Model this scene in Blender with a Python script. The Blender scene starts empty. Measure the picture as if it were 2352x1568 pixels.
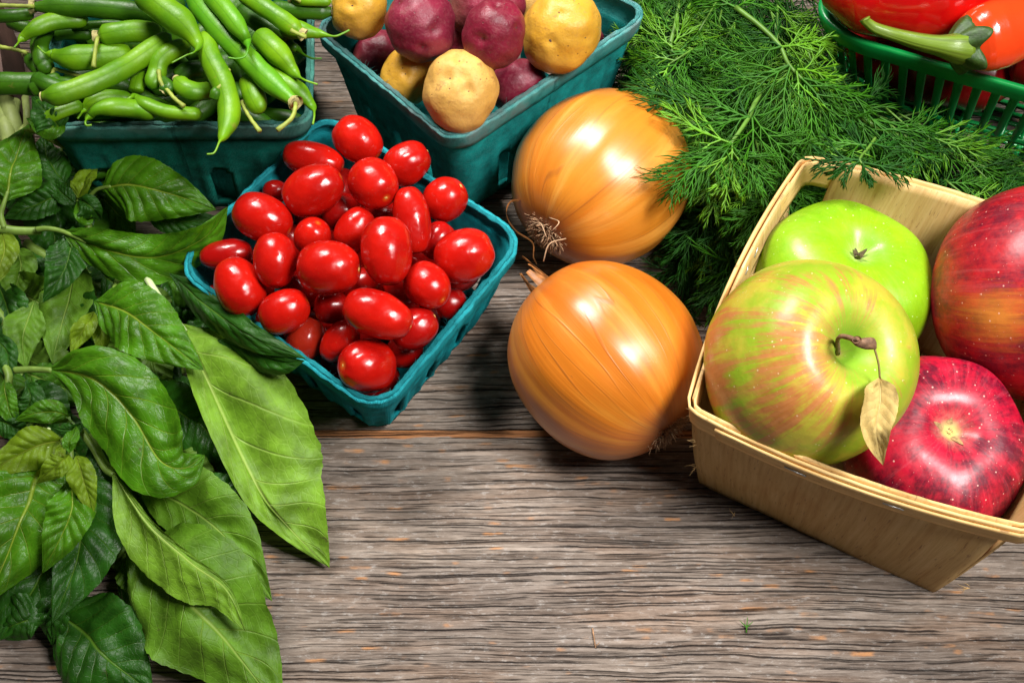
import bpy, math, random
from mathutils import Vector, Matrix, noise as mnoise
from math import sin, cos, pi, sqrt, radians, exp
random.seed(7)
C = bpy.context.scene.collection
sc = bpy.context.scene
# ------------------------------------------------------------------ camera (all building is done in cm, scaled to metres at the end)
ELEV, DIST, FPX = radians(58), 71.0, 3267.0
RIGHT = Vector((1, 0, 0)); UP = Vector((0, sin(ELEV), cos(ELEV))); BACK = Vector((0, -cos(ELEV), sin(ELEV)))
CAM = BACK * DIST
cd = bpy.data.cameras.new('camera'); cam = bpy.data.objects.new('camera', cd); C.objects.link(cam)
cd.lens = 50; cd.sensor_width = 36; cd.clip_start = 0.02; cd.clip_end = 50
cam.location = CAM * 0.01; cam.rotation_euler = (pi / 2 - ELEV, 0, 0)
sc.camera = cam
# ------------------------------------------------------------------ light: dim studio surround and two softboxes
w = bpy.data.worlds.new('World'); sc.world = w; w.use_nodes = True
bg = w.node_tree.nodes['Background']; bg.inputs[0].default_value = (0.9, 0.95, 1, 1); bg.inputs[1].default_value = 0.034
def softbox(name, loc, aim, sx, sy, power, col, spread=47):
    ld = bpy.data.lights.new(name, 'AREA'); ld.shape = 'RECTANGLE'; ld.size = sx; ld.size_y = sy
    ld.energy = power; ld.color = col; ld.spread = radians(spread)
    o = bpy.data.objects.new(name, ld); C.objects.link(o); o.location = loc
    o.rotation_euler = (Vector(aim) - Vector(loc)).to_track_quat('-Z', 'Y').to_euler()
    return o
softbox('softbox_back', (-0.30, 0.62, 1.12), (0.06, 0.02, 0), 0.50, 0.38, 2.15, (1, 0.97, 0.93))
softbox('softbox_right', (0.62, -0.28, 1.16), (0.08, -0.02, 0), 0.42, 0.40, 2.35, (1, 0.98, 0.95))
sc.view_settings.view_transform = 'Standard'; sc.view_settings.look = 'None'
sc.view_settings.exposure = 0.0; sc.view_settings.gamma = 1.0; sc.view_settings.use_curve_mapping = False
sc.render.engine = 'CYCLES'
sc.cycles.use_denoising = True
sc.cycles.max_bounces = 6; sc.cycles.diffuse_bounces = 3; sc.cycles.glossy_bounces = 3
sc.cycles.transmission_bounces = 3; sc.cycles.transparent_max_bounces = 6

# ------------------------------------------------------------------ geometry helpers
def at(px, py, z):
    d = RIGHT * ((px - 1176) / FPX) + UP * ((784 - py) / FPX) - BACK
    t = (z - CAM.z) / d.z
    return CAM + d * t
def cmpx(px, P):                       # length in cm of px pixels at the depth of P
    return px * (CAM - P).dot(BACK) / FPX
def lerp(a, b, t): return a + (b - a) * t
def sstep(a, b, x):
    t = max(0., min(1., (x - a) / (b - a))); return t * t * (3 - 2 * t)
def rot_to(axis, roll=0.0):            # matrix taking local Z to axis
    z = Vector(axis).normalized()
    m = z.to_track_quat('Z', 'Y').to_matrix()
    return m @ Matrix.Rotation(roll, 3, 'Z')
def img_dir(ang, toward=0.0):          # direction given as an angle in the view plane plus a tilt toward the viewer
    a = radians(ang); t = radians(toward)
    return (RIGHT * cos(a) + UP * sin(a)) * cos(t) + BACK * sin(t)
class MB:
    def __init__(s): s.v = []; s.f = []; s.lc = []; s.m = []
    def grid(s, fn, nu, nv, wrap=False, mi=0, skip=None):
        b = len(s.v); cols = nu if wrap else nu + 1
        for j in range(nv + 1):
            for i in range(cols):
                p, l = fn(i / nu, j / nv); s.v.append(tuple(p)); s.lc.append(tuple(l))
        for j in range(nv):
            for i in range(nu):
                if skip and skip((i + .5) / nu, (j + .5) / nv): continue
                i2 = (i + 1) % cols if wrap else i + 1
                s.f.append((b + j * cols + i, b + j * cols + i2, b + (j + 1) * cols + i2, b + (j + 1) * cols + i)); s.m.append(mi)
        return s
    def poly(s, pts, mi=0, lc=(0, 0, 0)):
        b = len(s.v)
        for p in pts: s.v.append(tuple(p)); s.lc.append(lc)
        s.f.append(tuple(range(b, b + len(pts)))); s.m.append(mi); return s
    def box(s, cx, ax, ay, az, mi=0):
        cx = Vector(cx); b = len(s.v)
        for k in range(8):
            p = cx + ax * (1 if k & 1 else -1) + ay * (1 if k & 2 else -1) + az * (1 if k & 4 else -1)
            s.v.append(tuple(p)); s.lc.append((k & 1, (k >> 1) & 1, (k >> 2) & 1))
        for q in ((0, 2, 3, 1), (4, 5, 7, 6), (0, 1, 5, 4), (2, 6, 7, 3), (0, 4, 6, 2), (1, 3, 7, 5)):
            s.f.append(tuple(b + i for i in q)); s.m.append(mi)
        return s
    def tube(s, pts, rad, n=8, sq=1.0, mi=0, up=None, bump=None, cap=True):
        pts = [Vector(p) for p in pts]; N = len(pts)
        T = [(pts[min(i + 1, N - 1)] - pts[max(i - 1, 0)]).normalized() for i in range(N)]
        u = Vector(up) if up else (Vector((0, 0, 1)) if abs(T[0].z) < .9 else Vector((0, 1, 0)))
        b = len(s.v)
        for i in range(N):
            u = (u - T[i] * u.dot(T[i])); u.normalize(); w_ = T[i].cross(u)
            for k in range(n):
                a = 2 * pi * k / n; r = rad[i] * (bump(i / (N - 1), a) if bump else 1)
                s.v.append(tuple(pts[i] + u * (cos(a) * r * sq) + w_ * (sin(a) * r))); s.lc.append((cos(a), sin(a), i / (N - 1)))
        for i in range(N - 1):
            for k in range(n):
                k2 = (k + 1) % n
                s.f.append((b + i * n + k, b + i * n + k2, b + (i + 1) * n + k2, b + (i + 1) * n + k)); s.m.append(mi)
        if cap:
            s.f.append(tuple(b + k for k in range(n))[::-1]); s.m.append(mi)
            s.f.append(tuple(b + (N - 1) * n + k for k in range(n))); s.m.append(mi)
        return s
def smooth_path(P, n, closed=False):   # Catmull-Rom resample
    P = [Vector(p) for p in P]; N = len(P)
    if N == 2: return [P[0].lerp(P[1], i / (n - 1)) for i in range(n)]
    out = []
    for i in range(n):
        t = i / (n - 1) * (N - 1); k = min(int(t), N - 2); t -= k
        p0 = P[k - 1] if k > 0 else P[0] * 2 - P[1]; p1 = P[k]; p2 = P[k + 1]; p3 = P[k + 2] if k + 2 < N else P[-1] * 2 - P[-2]
        out.append(.5 * ((2 * p1) + (p2 - p0) * t + (2 * p0 - 5 * p1 + 4 * p2 - p3) * t * t + (3 * p1 - p0 - 3 * p2 + p3) * t ** 3))
    return out
def interp(tab, t):
    for (a, x), (b, y) in zip(tab, tab[1:]):
        if t <= b: return lerp(x, y, (t - a) / (b - a) if b > a else 0)
    return tab[-1][1]
def build(name, mb, mats, parent=None, origin=None, flat=False):
    org = Vector(origin) if origin is not None else (Vector(parent['org']) if parent is not None else sum((Vector(v) for v in mb.v), Vector()) / max(1, len(mb.v)))
    me = bpy.data.meshes.new(name)
    me.from_pydata([(v[0] - org.x, v[1] - org.y, v[2] - org.z) for v in mb.v], [], mb.f)
    a = me.attributes.new('lc', 'FLOAT_VECTOR', 'POINT')
    a.data.foreach_set('vector', [c for l in mb.lc for c in l])
    if not isinstance(mats, (list, tuple)): mats = [mats]
    for m in mats: me.materials.append(m)
    me.polygons.foreach_set('material_index', mb.m)
    me.polygons.foreach_set('use_smooth', [not flat] * len(me.polygons))
    me.update()
    o = bpy.data.objects.new(name, me); C.objects.link(o)
    o['org'] = tuple(org)
    if parent is not None:
        o.parent = parent; o.location = org - Vector(parent['org'])
    else: o.location = org
    return o
def tag(o, label, cat=None, group=None, kind=None):
    if label: o['label'] = label
    if cat: o['category'] = cat
    if group: o['group'] = group
    if kind: o['kind'] = kind
    return o
def thing(name, label, cat, loc, group=None):
    o = bpy.data.objects.new(name, None); C.objects.link(o); o.location = loc; o['org'] = tuple(loc)
    o.empty_display_size = 0.01
    return tag(o, label, cat, group)
def solid(o, t, offset=0.0):
    m = o.modifiers.new('solid', 'SOLIDIFY'); m.thickness = t * 0.01; m.offset = offset; return o
def nz(p, s=1.0, o=0.0):
    return mnoise.noise(Vector((p[0] * s + o, p[1] * s + o * .7, p[2] * s - o)))

# ------------------------------------------------------------------ material helpers
class G:
    def __init__(s, name):
        s.mat = bpy.data.materials.new(name); s.mat.use_nodes = True; s.nt = s.mat.node_tree; s.nt.nodes.clear()
        s.out = s.nt.nodes.new('ShaderNodeOutputMaterial')
    def put(s, sock, v):
        if v is None: return
        if isinstance(v, bpy.types.NodeSocket): s.nt.links.new(v, sock)
        elif isinstance(v, (tuple, list)) and len(v) == 3 and sock.type == 'RGBA': sock.default_value = (*v, 1)
        else: sock.default_value = v
    def n(s, t, out=0, props=None, **inp):
        nd = s.nt.nodes.new(t)
        for k, v in (props or {}).items(): setattr(nd, k, v)
        for k, v in inp.items():
            s.put(nd.inputs[int(k[1:])] if k[0] == 'i' and k[1:].isdigit() else nd.inputs[k.replace('_', ' ')], v)
        return nd.outputs[out]
    def m(s, op, a, b=None, c=None, clamp=False):
        nd = s.nt.nodes.new('ShaderNodeMath'); nd.operation = op; nd.use_clamp = clamp
        for i, v in enumerate((a, b, c)): s.put(nd.inputs[i], v)
        return nd.outputs[0]
    def mix(s, f, a, b, mode='MIX'):
        return s.n('ShaderNodeMixRGB', props={'blend_type': mode}, i0=f, i1=a, i2=b)
    def ramp(s, f, stops, interp='LINEAR'):
        nd = s.nt.nodes.new('ShaderNodeValToRGB'); s.put(nd.inputs[0], f); cr = nd.color_ramp; cr.interpolation = interp
        while len(cr.elements) < len(stops): cr.elements.new(.5)
        for e, (p, c) in zip(cr.elements, stops):
            e.position = p; e.color = (c, c, c, 1) if isinstance(c, (int, float)) else (*c, 1)
        return nd.outputs[0]
    def obj(s, scale=(1, 1, 1), rnd=True):       # object coordinates in cm, shifted per object
        tc = s.n('ShaderNodeTexCoord', 3)
        v = s.n('ShaderNodeVectorMath', props={'operation': 'MULTIPLY'}, i0=tc, i1=tuple(100 * k for k in scale))
        if rnd:
            r = s.n('ShaderNodeObjectInfo', 5); r = s.m('MULTIPLY', r, 57.0)
            v = s.n('ShaderNodeVectorMath', props={'operation': 'ADD'}, i0=v, i1=s.n('ShaderNodeCombineXYZ', i0=r, i1=r, i2=r))
        return v
    def rnd(s): return s.n('ShaderNodeObjectInfo', 5)
    def attr(s): return s.n('ShaderNodeAttribute', 1, props={'attribute_name': 'lc'})
    def sep(s, v):
        nd = s.nt.nodes.new('ShaderNodeSeparateXYZ'); s.put(nd.inputs[0], v); return nd.outputs[0], nd.outputs[1], nd.outputs[2]
    def vec(s, x=0., y=0., z=0.): return s.n('ShaderNodeCombineXYZ', i0=x, i1=y, i2=z)
    def scl(s, v, k):
        if not isinstance(k, (tuple, list)): k = (k, k, k)
        return s.n('ShaderNodeVectorMath', props={'operation': 'MULTIPLY'}, i0=v, i1=tuple(k))
    def addv(s, a, b): return s.n('ShaderNodeVectorMath', props={'operation': 'ADD'}, i0=a, i1=b)
    def noise(s, v, scale=1., detail=4., rough=.5, dist=0.):
        return s.n('ShaderNodeTexNoise', Vector=v, Scale=scale, Detail=detail, Roughness=rough, Distortion=dist)
    def vor(s, v, scale=1., rand=1., out=0):
        return s.n('ShaderNodeTexVoronoi', out, Vector=v, Scale=scale, Randomness=rand)
    def bump(s, h, strength=.5, dist=0.001, normal=None):
        return s.n('ShaderNodeBump', Height=h, Strength=strength, Distance=dist, Normal=normal)
    def bsdf(s, col, rough=.5, normal=None, coat=0., coat_rough=.1, spec=.5, sss=0., sssr=(1, .3, .1), extra=None):
        nd = s.nt.nodes.new('ShaderNodeBsdfPrincipled')
        s.put(nd.inputs['Base Color'], col); s.put(nd.inputs['Roughness'], rough); s.put(nd.inputs['Normal'], normal)
        s.put(nd.inputs['Coat Weight'], coat); s.put(nd.inputs['Coat Roughness'], coat_rough); s.put(nd.inputs['Specular IOR Level'], spec)
        if sss: nd.inputs['Subsurface Weight'].default_value = sss; nd.inputs['Subsurface Radius'].default_value = sssr; nd.inputs['Subsurface Scale'].default_value = .003
        return nd.outputs[0]
    def fin(s, sh): s.nt.links.new(sh, s.out.inputs[0]); return s.mat

def m_wood():
    g = G('weathered_wood'); P = g.obj(rnd=False)
    oi = g.n('ShaderNodeObjectInfo', 5)
    P = g.addv(P, g.vec(g.m('MULTIPLY', oi, 91.0), 0., g.m('MULTIPLY', oi, 37.0)))
    x, y, z = g.sep(P)
    wob = g.noise(g.scl(P, (.045, .22, 1)), 1, 3, .5); wob2 = g.noise(g.scl(P, (.28, .9, 1)), 1, 3, .5)
    yy = g.m('ADD', y, g.m('ADD', g.m('MULTIPLY', wob, 1.5), g.m('MULTIPLY', wob2, .22)))
    jag = g.noise(g.scl(P, (.8, 2.2, 1)), 1, 4, .65)
    def strands(F, off):                       # numbered strands of grain running along the board
        ph = g.m('ADD', g.m('ADD', g.m('MULTIPLY', yy, F), off), g.m('MULTIPLY', jag, .12 * F if F < 3 else .42))
        return g.m('FLOOR', ph), g.m('ABSOLUTE', g.m('SUBTRACT', g.m('FRACT', ph), .5))
    def crack(F, off, sx, thr, wmul, sharp):
        k, f = strands(F, off)
        n = g.noise(g.vec(g.m('MULTIPLY', x, sx), g.m('MULTIPLY', k, 3.17), off), 1, 3, .6)
        wd = g.m('MINIMUM', g.m('MULTIPLY', g.m('SUBTRACT', n, thr, clamp=True), wmul), min(.26, .046 * F))
        return g.m('MULTIPLY', g.m('SUBTRACT', wd, f), sharp, clamp=True)
    def tone(F, off, sx):
        k, f = strands(F, off)
        return g.noise(g.vec(g.m('MULTIPLY', x, sx), g.m('MULTIPLY', k, 5.71), off), 1, 4, .65)
    cA = crack(1.1, 3.3, .07, .50, 1.2, 22.); cB = crack(2.7, 7.7, .12, .46, 1.6, 11.); cC = crack(4.6, 13.1, .22, .49, 2.2, 5.); cD = crack(7.9, 21.7, .35, .48, 2.6, 4.)
    cr = g.m('MAXIMUM', g.m('MAXIMUM', cA, cB), g.m('MAXIMUM', g.m('MULTIPLY', cC, .9), g.m('MULTIPLY', cD, .5)))
    t1 = tone(6.3, 1.9, .16); t2 = tone(3.1, 9.4, .07); fine = g.noise(g.scl(P, (1.6, 13, 1)), 1, 5, .75); big = g.noise(g.scl(P, (.06, .28, 1)), 1, 4, .6)
    t = g.m('ADD', g.m('MULTIPLY', t1, .42), g.m('ADD', g.m('MULTIPLY', t2, .25), g.m('MULTIPLY', fine, .33)))
    col = g.ramp(t, [(.34, (.085, .061, .046)), (.45, (.168, .131, .105)), (.54, (.262, .212, .174)), (.66, (.42, .35, .295))])
    col = g.mix(g.ramp(big, [(.38, 0.), (.62, .65)]), col, g.mix(1., col, (.66, .66, .69), 'MULTIPLY'))
    warm = g.noise(g.scl(P, (.12, .8, 1)), 1, 3, .6)
    col = g.mix(g.ramp(warm, [(.48, 0.), (.68, .55)]), col, g.mix(1., col, (1.15, .90, .72), 'MULTIPLY'))
    fl = g.noise(g.scl(P, (2.2, 5., 1)), 1, 5, .7)
    col = g.mix(g.ramp(fl, [(.56, 0.), (.68, .45)]), col, (.44, .41, .385))
    k, f = strands(3.7, 31.)
    o1 = g.noise(g.vec(g.m('MULTIPLY', x, .5), g.m('MULTIPLY', k, 2.3), 5.), 1, 2, .5)
    om = g.m('MULTIPLY', g.ramp(g.m('ADD', o1, g.m('MULTIPLY', g.m('SUBTRACT', fine, .5), .16)), [(.62, 0.), (.70, 1.)]), g.ramp(g.m('ADD', f, g.m('MULTIPLY', g.m('SUBTRACT', fl, .5), .5)), [(.12, 1.), (.40, 0.)]))
    col = g.mix(g.m('MULTIPLY', om, .8), col, g.mix(fine, (.34, .14, .05), (.62, .31, .13)))
    x0, y0, z0 = g.sep(g.attr())                                                     # y0: distance in cm from the plank's upper edge
    ed = g.m('ADD', y0, g.m('MULTIPLY', g.m('SUBTRACT', g.noise(g.scl(P, (.25, .1, 1)), 1, 4, .6), .5), .7))
    em = g.m('MULTIPLY', g.ramp(ed, [(.0, 1.), (.42, 1.), (.50, 0.)]), z0)
    col = g.mix(g.m('MULTIPLY', em, .9), col, g.mix(fine, (.20, .075, .028), (.60, .25, .09)))
    col = g.mix(g.m('MULTIPLY', cr, .92), col, (.007, .005, .005))
    h = g.m('SUBTRACT', g.m('ADD', g.m('MULTIPLY', t, .9), g.m('MULTIPLY', fl, .25)), g.m('MULTIPLY', cr, .9))
    return g.fin(g.bsdf(col, .85, g.bump(h, .8, .0010), spec=.12))
def m_pulp(name, base, pale, rimfade=.6, patch=None):
    g = G(name); P = g.obj(); a, hgt, rim = g.sep(g.attr())
    weave = g.n('ShaderNodeTexWave', 1, Vector=g.scl(g.vec(a, hgt, 0.), (1, 1, 1)), Scale=5.2, Distortion=1.4, Detail=2.0, Detail_Scale=2.0)
    weave2 = g.n('ShaderNodeTexWave', 1, props={'bands_direction': 'Y'}, Vector=g.vec(a, hgt, 0.), Scale=7.0, Distortion=1.5, Detail=2.0)
    cl = g.noise(P, 1.1, 6, .62); fine = g.noise(P, 14, 5, .7); fib = g.noise(g.scl(P, (5, 5, 5)), 1.5, 4, .6, 2.5)
    col = g.mix(g.ramp(cl, [(.3, 0.), (.7, 1.)]), tuple(c * .5 for c in base), tuple(min(1, c * 1.4) for c in base))
    col = g.mix(g.m('MULTIPLY', g.ramp(fine, [(.45, 0.), (.75, 1.)]), .35), col, pale)
    col = g.mix(g.m('MULTIPLY', g.m('SUBTRACT', 1., weave), .28), col, g.mix(1., col, (.45, .5, .5), 'MULTIPLY'))
    rm = g.m('MULTIPLY', rim, g.ramp(g.m('ADD', g.m('MULTIPLY', cl, .6), g.m('MULTIPLY', fib, .5)), [(.40, .15), (.62, 1.)]))
    col = g.mix(g.m('MULTIPLY', rm, rimfade), col, pale)
    if patch:
        pm = g.ramp(g.m('DISTANCE', 0., 0.) if False else g.noise(P, .35, 3, .6), [(.50, 0.), (.62, 1.)])
        pm = g.m('MULTIPLY', pm, g.m('MINIMUM', 1., g.m('MULTIPLY', rim, 3.)))
        col = g.mix(g.m('MULTIPLY', pm, .55), col, patch)
    h = g.m('ADD', g.m('MULTIPLY', weave, .35), g.m('ADD', g.m('MULTIPLY', weave2, .2), g.m('ADD', g.m('MULTIPLY', fine, .5), g.m('MULTIPLY', fib, .5))))
    return g.fin(g.bsdf(col, .92, g.bump(h, .9, .0011), spec=.15))
def m_tomato(name, base, dark=False):
    g = G(name); c, s, t = g.sep(g.attr()); P = g.obj()
    big = g.noise(P, .55, 2, .5); sp = g.vor(P, 4.5)
    col = g.mix(g.ramp(big, [(.3, 0.), (.72, 1.)]), base, (base[0] * .62, base[1] * .4, base[2] * .6))
    col = g.mix(g.ramp(t, [(.0, .7), (.02, .3), (.055, 0.)]), col, (.78, .20, .02))
    col = g.mix(g.m('MULTIPLY', g.ramp(sp, [(.03, 1.), (.07, 0.)]), .35), col, (.8, .32, .12))
    h = g.noise(P, 1.3, 2, .5)
    rg = g.ramp(g.noise(P, 1.8, 4, .6), [(.35, .17), (.75, .34)])
    return g.fin(g.bsdf(col, rg, g.bump(h, .3, .002), coat=.08, coat_rough=.1, sss=.10, spec=.4))
def m_potato(name, a, b, spot, rough=.6):
    g = G(name); P = g.obj()
    n1 = g.noise(P, .7, 4, .6); n2 = g.noise(P, 6, 5, .7); v = g.vor(P, 1.9); v2 = g.vor(g.addv(P, (9, 9, 9)), 3.6)
    col = g.mix(g.ramp(n1, [(.35, 0.), (.68, 1.)]), a, b)
    col = g.mix(g.m('MULTIPLY', g.ramp(n2, [(.5, 0.), (.72, 1.)]), .35), col, spot)
    sm = g.m('MAXIMUM', g.ramp(v, [(.05, 1.), (.10, 0.)]), g.m('MULTIPLY', g.ramp(v2, [(.05, 1.), (.11, 0.)]), .55))
    col = g.mix(g.m('MULTIPLY', sm, .8), col, (spot[0] * .5, spot[1] * .45, spot[2] * .45))
    sc_ = g.noise(g.addv(P, (31, 5, 0)), .9, 5, .65)
    col = g.mix(g.m('MULTIPLY', g.ramp(sc_, [(.60, 0.), (.68, 1.)]), .6), col, (spot[0] * .6, spot[1] * .5, spot[2] * .45))
    c, s, t = g.sep(g.attr())
    col = g.mix(g.ramp(t, [(.62, 0.), (1., .85)]), col, (.16, .085, .045))
    h = g.m('SUBTRACT', g.m('ADD', g.m('MULTIPLY', n2, .35), g.noise(P, 2.2, 4, .6)), g.m('MULTIPLY', sm, .5))
    return g.fin(g.bsdf(col, g.ramp(n2, [(.3, rough - .12), (.7, rough + .1)]), g.bump(h, .35, .0015), spec=.45))
def m_onion(name, a, b, red):
    g = G(name); at_ = g.attr(); c, s, t = g.sep(at_); rn = g.rnd()
    V = g.vec(c, s, g.m('MULTIPLY', t, .55)); V = g.addv(V, g.vec(rn, rn, rn))
    phi = g.m('ARCTAN2', s, c)
    st = g.noise(g.scl(V, (3.6, 3.6, 2.4)), 1, 5, .55); fs = g.noise(g.scl(V, (24, 24, 2.2)), 1, 4, .6); bg_ = g.noise(g.scl(V, (1.6, 1.6, 2.5)), 1, 4, .55)
    col = g.ramp(st, [(.30, tuple(k * .86 for k in a)), (.5, a), (.70, b)])
    col = g.mix(g.m('MULTIPLY', g.ramp(bg_, [(.45, 0.), (.70, 1.)]), .7), col, g.mix(1., col, (1.0, .66, .5), 'MULTIPLY'))
    col = g.mix(g.m('MULTIPLY', g.ramp(fs, [(.45, 0.), (.75, 1.)]), .22), col, tuple(k * .6 for k in a))
    ph = g.m('ADD', g.m('MULTIPLY', phi, 24 / (2 * pi)), g.m('MULTIPLY', g.noise(g.scl(V, (1.6, 1.6, 1.2)), 1, 2, .5), 6.))
    fr = g.m('ABSOLUTE', g.m('SUBTRACT', g.m('FRACT', ph), .5))
    ln = g.m('MULTIPLY', g.ramp(fr, [(0., 1.), (.02, .9), (.055, 0.)]), g.ramp(g.noise(g.scl(V, (5, 5, 2)), 1, 2, .5), [(.42, 0.), (.62, 1.)]))
    col = g.mix(g.m('MULTIPLY', ln, .5), col, (.26, .08, .015))
    root = g.ramp(g.m('ADD', t, g.m('MULTIPLY', g.m('SUBTRACT', fs, .5), .16)), [(.05, 1.), (.20, .0)])
    neck = g.ramp(g.m('ADD', t, g.m('MULTIPLY', g.m('SUBTRACT', fs, .5), .16)), [(.90, 0.), (1., 1.)])
    col = g.mix(g.m('MULTIPLY', g.m('MAXIMUM', root, neck), .85), col, red)
    dots = g.vor(g.scl(V, (9, 9, 12)), 1.)
    col = g.mix(g.ramp(dots, [(.025, .6), (.045, 0.)]), col, (.2, .06, .02))
    h = g.m('SUBTRACT', g.m('ADD', g.m('MULTIPLY', st, .8), g.m('MULTIPLY', fs, .6)), g.m('MULTIPLY', ln, .5))
    return g.fin(g.bsdf(col, g.ramp(st, [(.3, .30), (.7, .46)]), g.bump(h, .22, .0014), coat=.7, coat_rough=.30, sss=.1, sssr=(1, .5, .15), spec=.4))
def m_apple(name, kind, patch=(0, 0, 0)):
    g = G(name); at_ = g.attr(); c, s, t = g.sep(at_)
    V = g.vec(c, s, t); P = g.obj()
    st = g.noise(g.scl(V, (4.5, 4.5, 3.5)), 1, 6, .7, .4); st2 = g.noise(g.addv(g.scl(V, (13, 13, 5.5)), (5, 5, 5)), 1, 6, .72, .3); bl = g.noise(g.addv(P, (3, 0, 0)), .42, 4, .55)
    ln = g.vor(P, 2.3); l2 = g.vor(g.addv(P, (7, 7, 7)), 4.2)
    len_ = g.m('MAXIMUM', g.ramp(ln, [(.06, 1.), (.11, 0.)]), g.m('MULTIPLY', g.ramp(l2, [(.045, 1.), (.085, 0.)]), .7))
    if kind == 'green':
        col = g.mix(g.ramp(bl, [(.35, 0.), (.65, 1.)]), (.165, .36, .003), (.24, .46, .005))
        col = g.mix(g.m('MULTIPLY', g.ramp(st2, [(.45, 0.), (.75, 1.)]), .2), col, (.42, .62, .04))
        near = g.ramp(g.m('ADD', t, g.m('MULTIPLY', g.m('SUBTRACT', st2, .5), .25)), [(.03, 1.), (.12, 0.)])
        col = g.mix(g.m('MULTIPLY', near, .6), col, (.55, .66, .22))
        col = g.mix(g.m('MULTIPLY', len_, .5), col, (.75, .85, .4))
    elif kind == 'blush':
        col = g.mix(g.ramp(g.noise(P, .42, 4, .55), [(.42, 0.), (.58, 1.)]), (.25, .37, .015), (.44, .38, .035))
        red = g.m('ADD', g.m('MULTIPLY', st, .55), g.m('ADD', g.m('MULTIPLY', st2, .55), g.m('MULTIPLY', bl, .55)))
        side = g.m('ADD', g.m('MULTIPLY', c, .12), g.m('MULTIPLY', s, .02))
        rm = g.ramp(g.m('SUBTRACT', red, side), [(.86, 0.), (1.0, 1.)])
        col = g.mix(g.m('MULTIPLY', rm, .70), col, g.mix(g.ramp(st2, [(.4, 0.), (.6, 1.)]), (.42, .04, .03), (.52, .11, .065)))
        cav = g.ramp(g.m('ADD', t, g.m('MULTIPLY', g.m('SUBTRACT', st2, .5), .20)), [(.17, 1.), (.31, 0.)])
        col = g.mix(g.m('MULTIPLY', cav, .80), col, (.21, .40, .03))
        col = g.mix(g.m('MULTIPLY', g.ramp(g.m('ADD', t, g.m('MULTIPLY', g.m('SUBTRACT', st, .5), .2)), [(.03, .8), (.11, 0.)]), 1.), col, (.22, .15, .04))
        col = g.mix(g.m('MULTIPLY', len_, .45), col, (.85, .75, .5))
    else:
        dk, br, pk = ((.11, .001, .014), (.48, .004, .028), (.56, .09, .13)) if kind == 'crimson' else ((.15, .002, .014), (.44, .008, .016), (.50, .11, .12))
        col = g.mix(g.ramp(g.m('ADD', g.m('MULTIPLY', st, .3), g.m('ADD', g.m('MULTIPLY', bl, .3), g.m('MULTIPLY', g.noise(P, 1.5, 7, .7), .4))), [(.44, 0.), (.57, 1.)]), dk, br)
        col = g.mix(g.m('MULTIPLY', g.ramp(st2, [(.52, 0.), (.72, 1.)]), .30), col, pk)
        if kind == 'mottled':
            pt = g.n('ShaderNodeVectorMath', 1, props={'operation': 'DISTANCE'}, i0=g.scl(V, (1, 1, 4)), i1=(patch[0], patch[1], patch[2] * 4))
            pm = g.ramp(g.m('ADD', pt, g.m('MULTIPLY', g.m('SUBTRACT', st2, .5), .7)), [(.0, 1.), (.36, 0.)])
            col = g.mix(g.m('MULTIPLY', pm, .8), col, (.66, .22, .03))
        cav = g.ramp(g.m('ADD', t, g.m('MULTIPLY', g.m('SUBTRACT', st2, .5), .13)), [(.05, 1.), (.15, 0.)])
        col = g.mix(g.m('MULTIPLY', g.m('MULTIPLY', cav, g.ramp(g.noise(P, 3.5, 5, .7), [(.35, .2), (.6, 1.)])), .75), col, (.56, .30, .22))
        col = g.mix(g.m('MULTIPLY', g.ramp(t, [(.05, 1.), (.09, 0.)]), .9), col, (.50, .42, .14))
        col = g.mix(g.m('MULTIPLY', len_, .75), col, (.82, .48, .40))
    h = g.noise(P, 1.1, 3, .5)
    return g.fin(g.bsdf(col, g.ramp(g.noise(P, 2.5, 4, .6), [(.3, .34), (.7, .52)]), g.bump(h, .25, .002), coat=g.ramp(t, [(.16, 0.), (.32, .22)] if kind == 'blush' else [(.05, 0.), (.13, .25)]), coat_rough=.24, sss=.06, spec=g.ramp(t, [(.08, .05), (.30, .38)] if kind == 'blush' else [(.04, .05), (.12, .38)])))
def m_veneer(name, warm=1.0):
    W3 = lambda c: tuple(min(.85, x * warm) for x in c)
    g = G(name); a, b, k = g.sep(g.attr()); rn = g.rnd()
    Q = g.vec(a, b, g.m('ADD', g.m('MULTIPLY', rn, 30.), k))
    gr = g.noise(g.scl(Q, (.28, 4.5, 1)), 1, 5, .6); big = g.noise(g.scl(Q, (.25, .6, 1)), 1, 3, .6, .8); rays = g.noise(g.scl(Q, (1.4, 9, 1)), 1, 3, .6)
    col = g.ramp(gr, [(.25, W3((.52, .31, .11))), (.5, W3((.64, .42, .17))), (.75, W3((.72, .50, .235)))])
    col = g.mix(g.ramp(big, [(.44, 0.), (.70, .5)]), col, g.mix(1., col, (.82, .66, .48), 'MULTIPLY'))
    col = g.mix(g.m('MULTIPLY', g.ramp(rays, [(.30, 1.), (.38, 0.)]), .6), col, (.22, .10, .045))
    h = g.m('ADD', gr, g.m('MULTIPLY', rays, .5))
    return g.fin(g.bsdf(col, .62, g.bump(h, .30, .0008), spec=.3))
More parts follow.
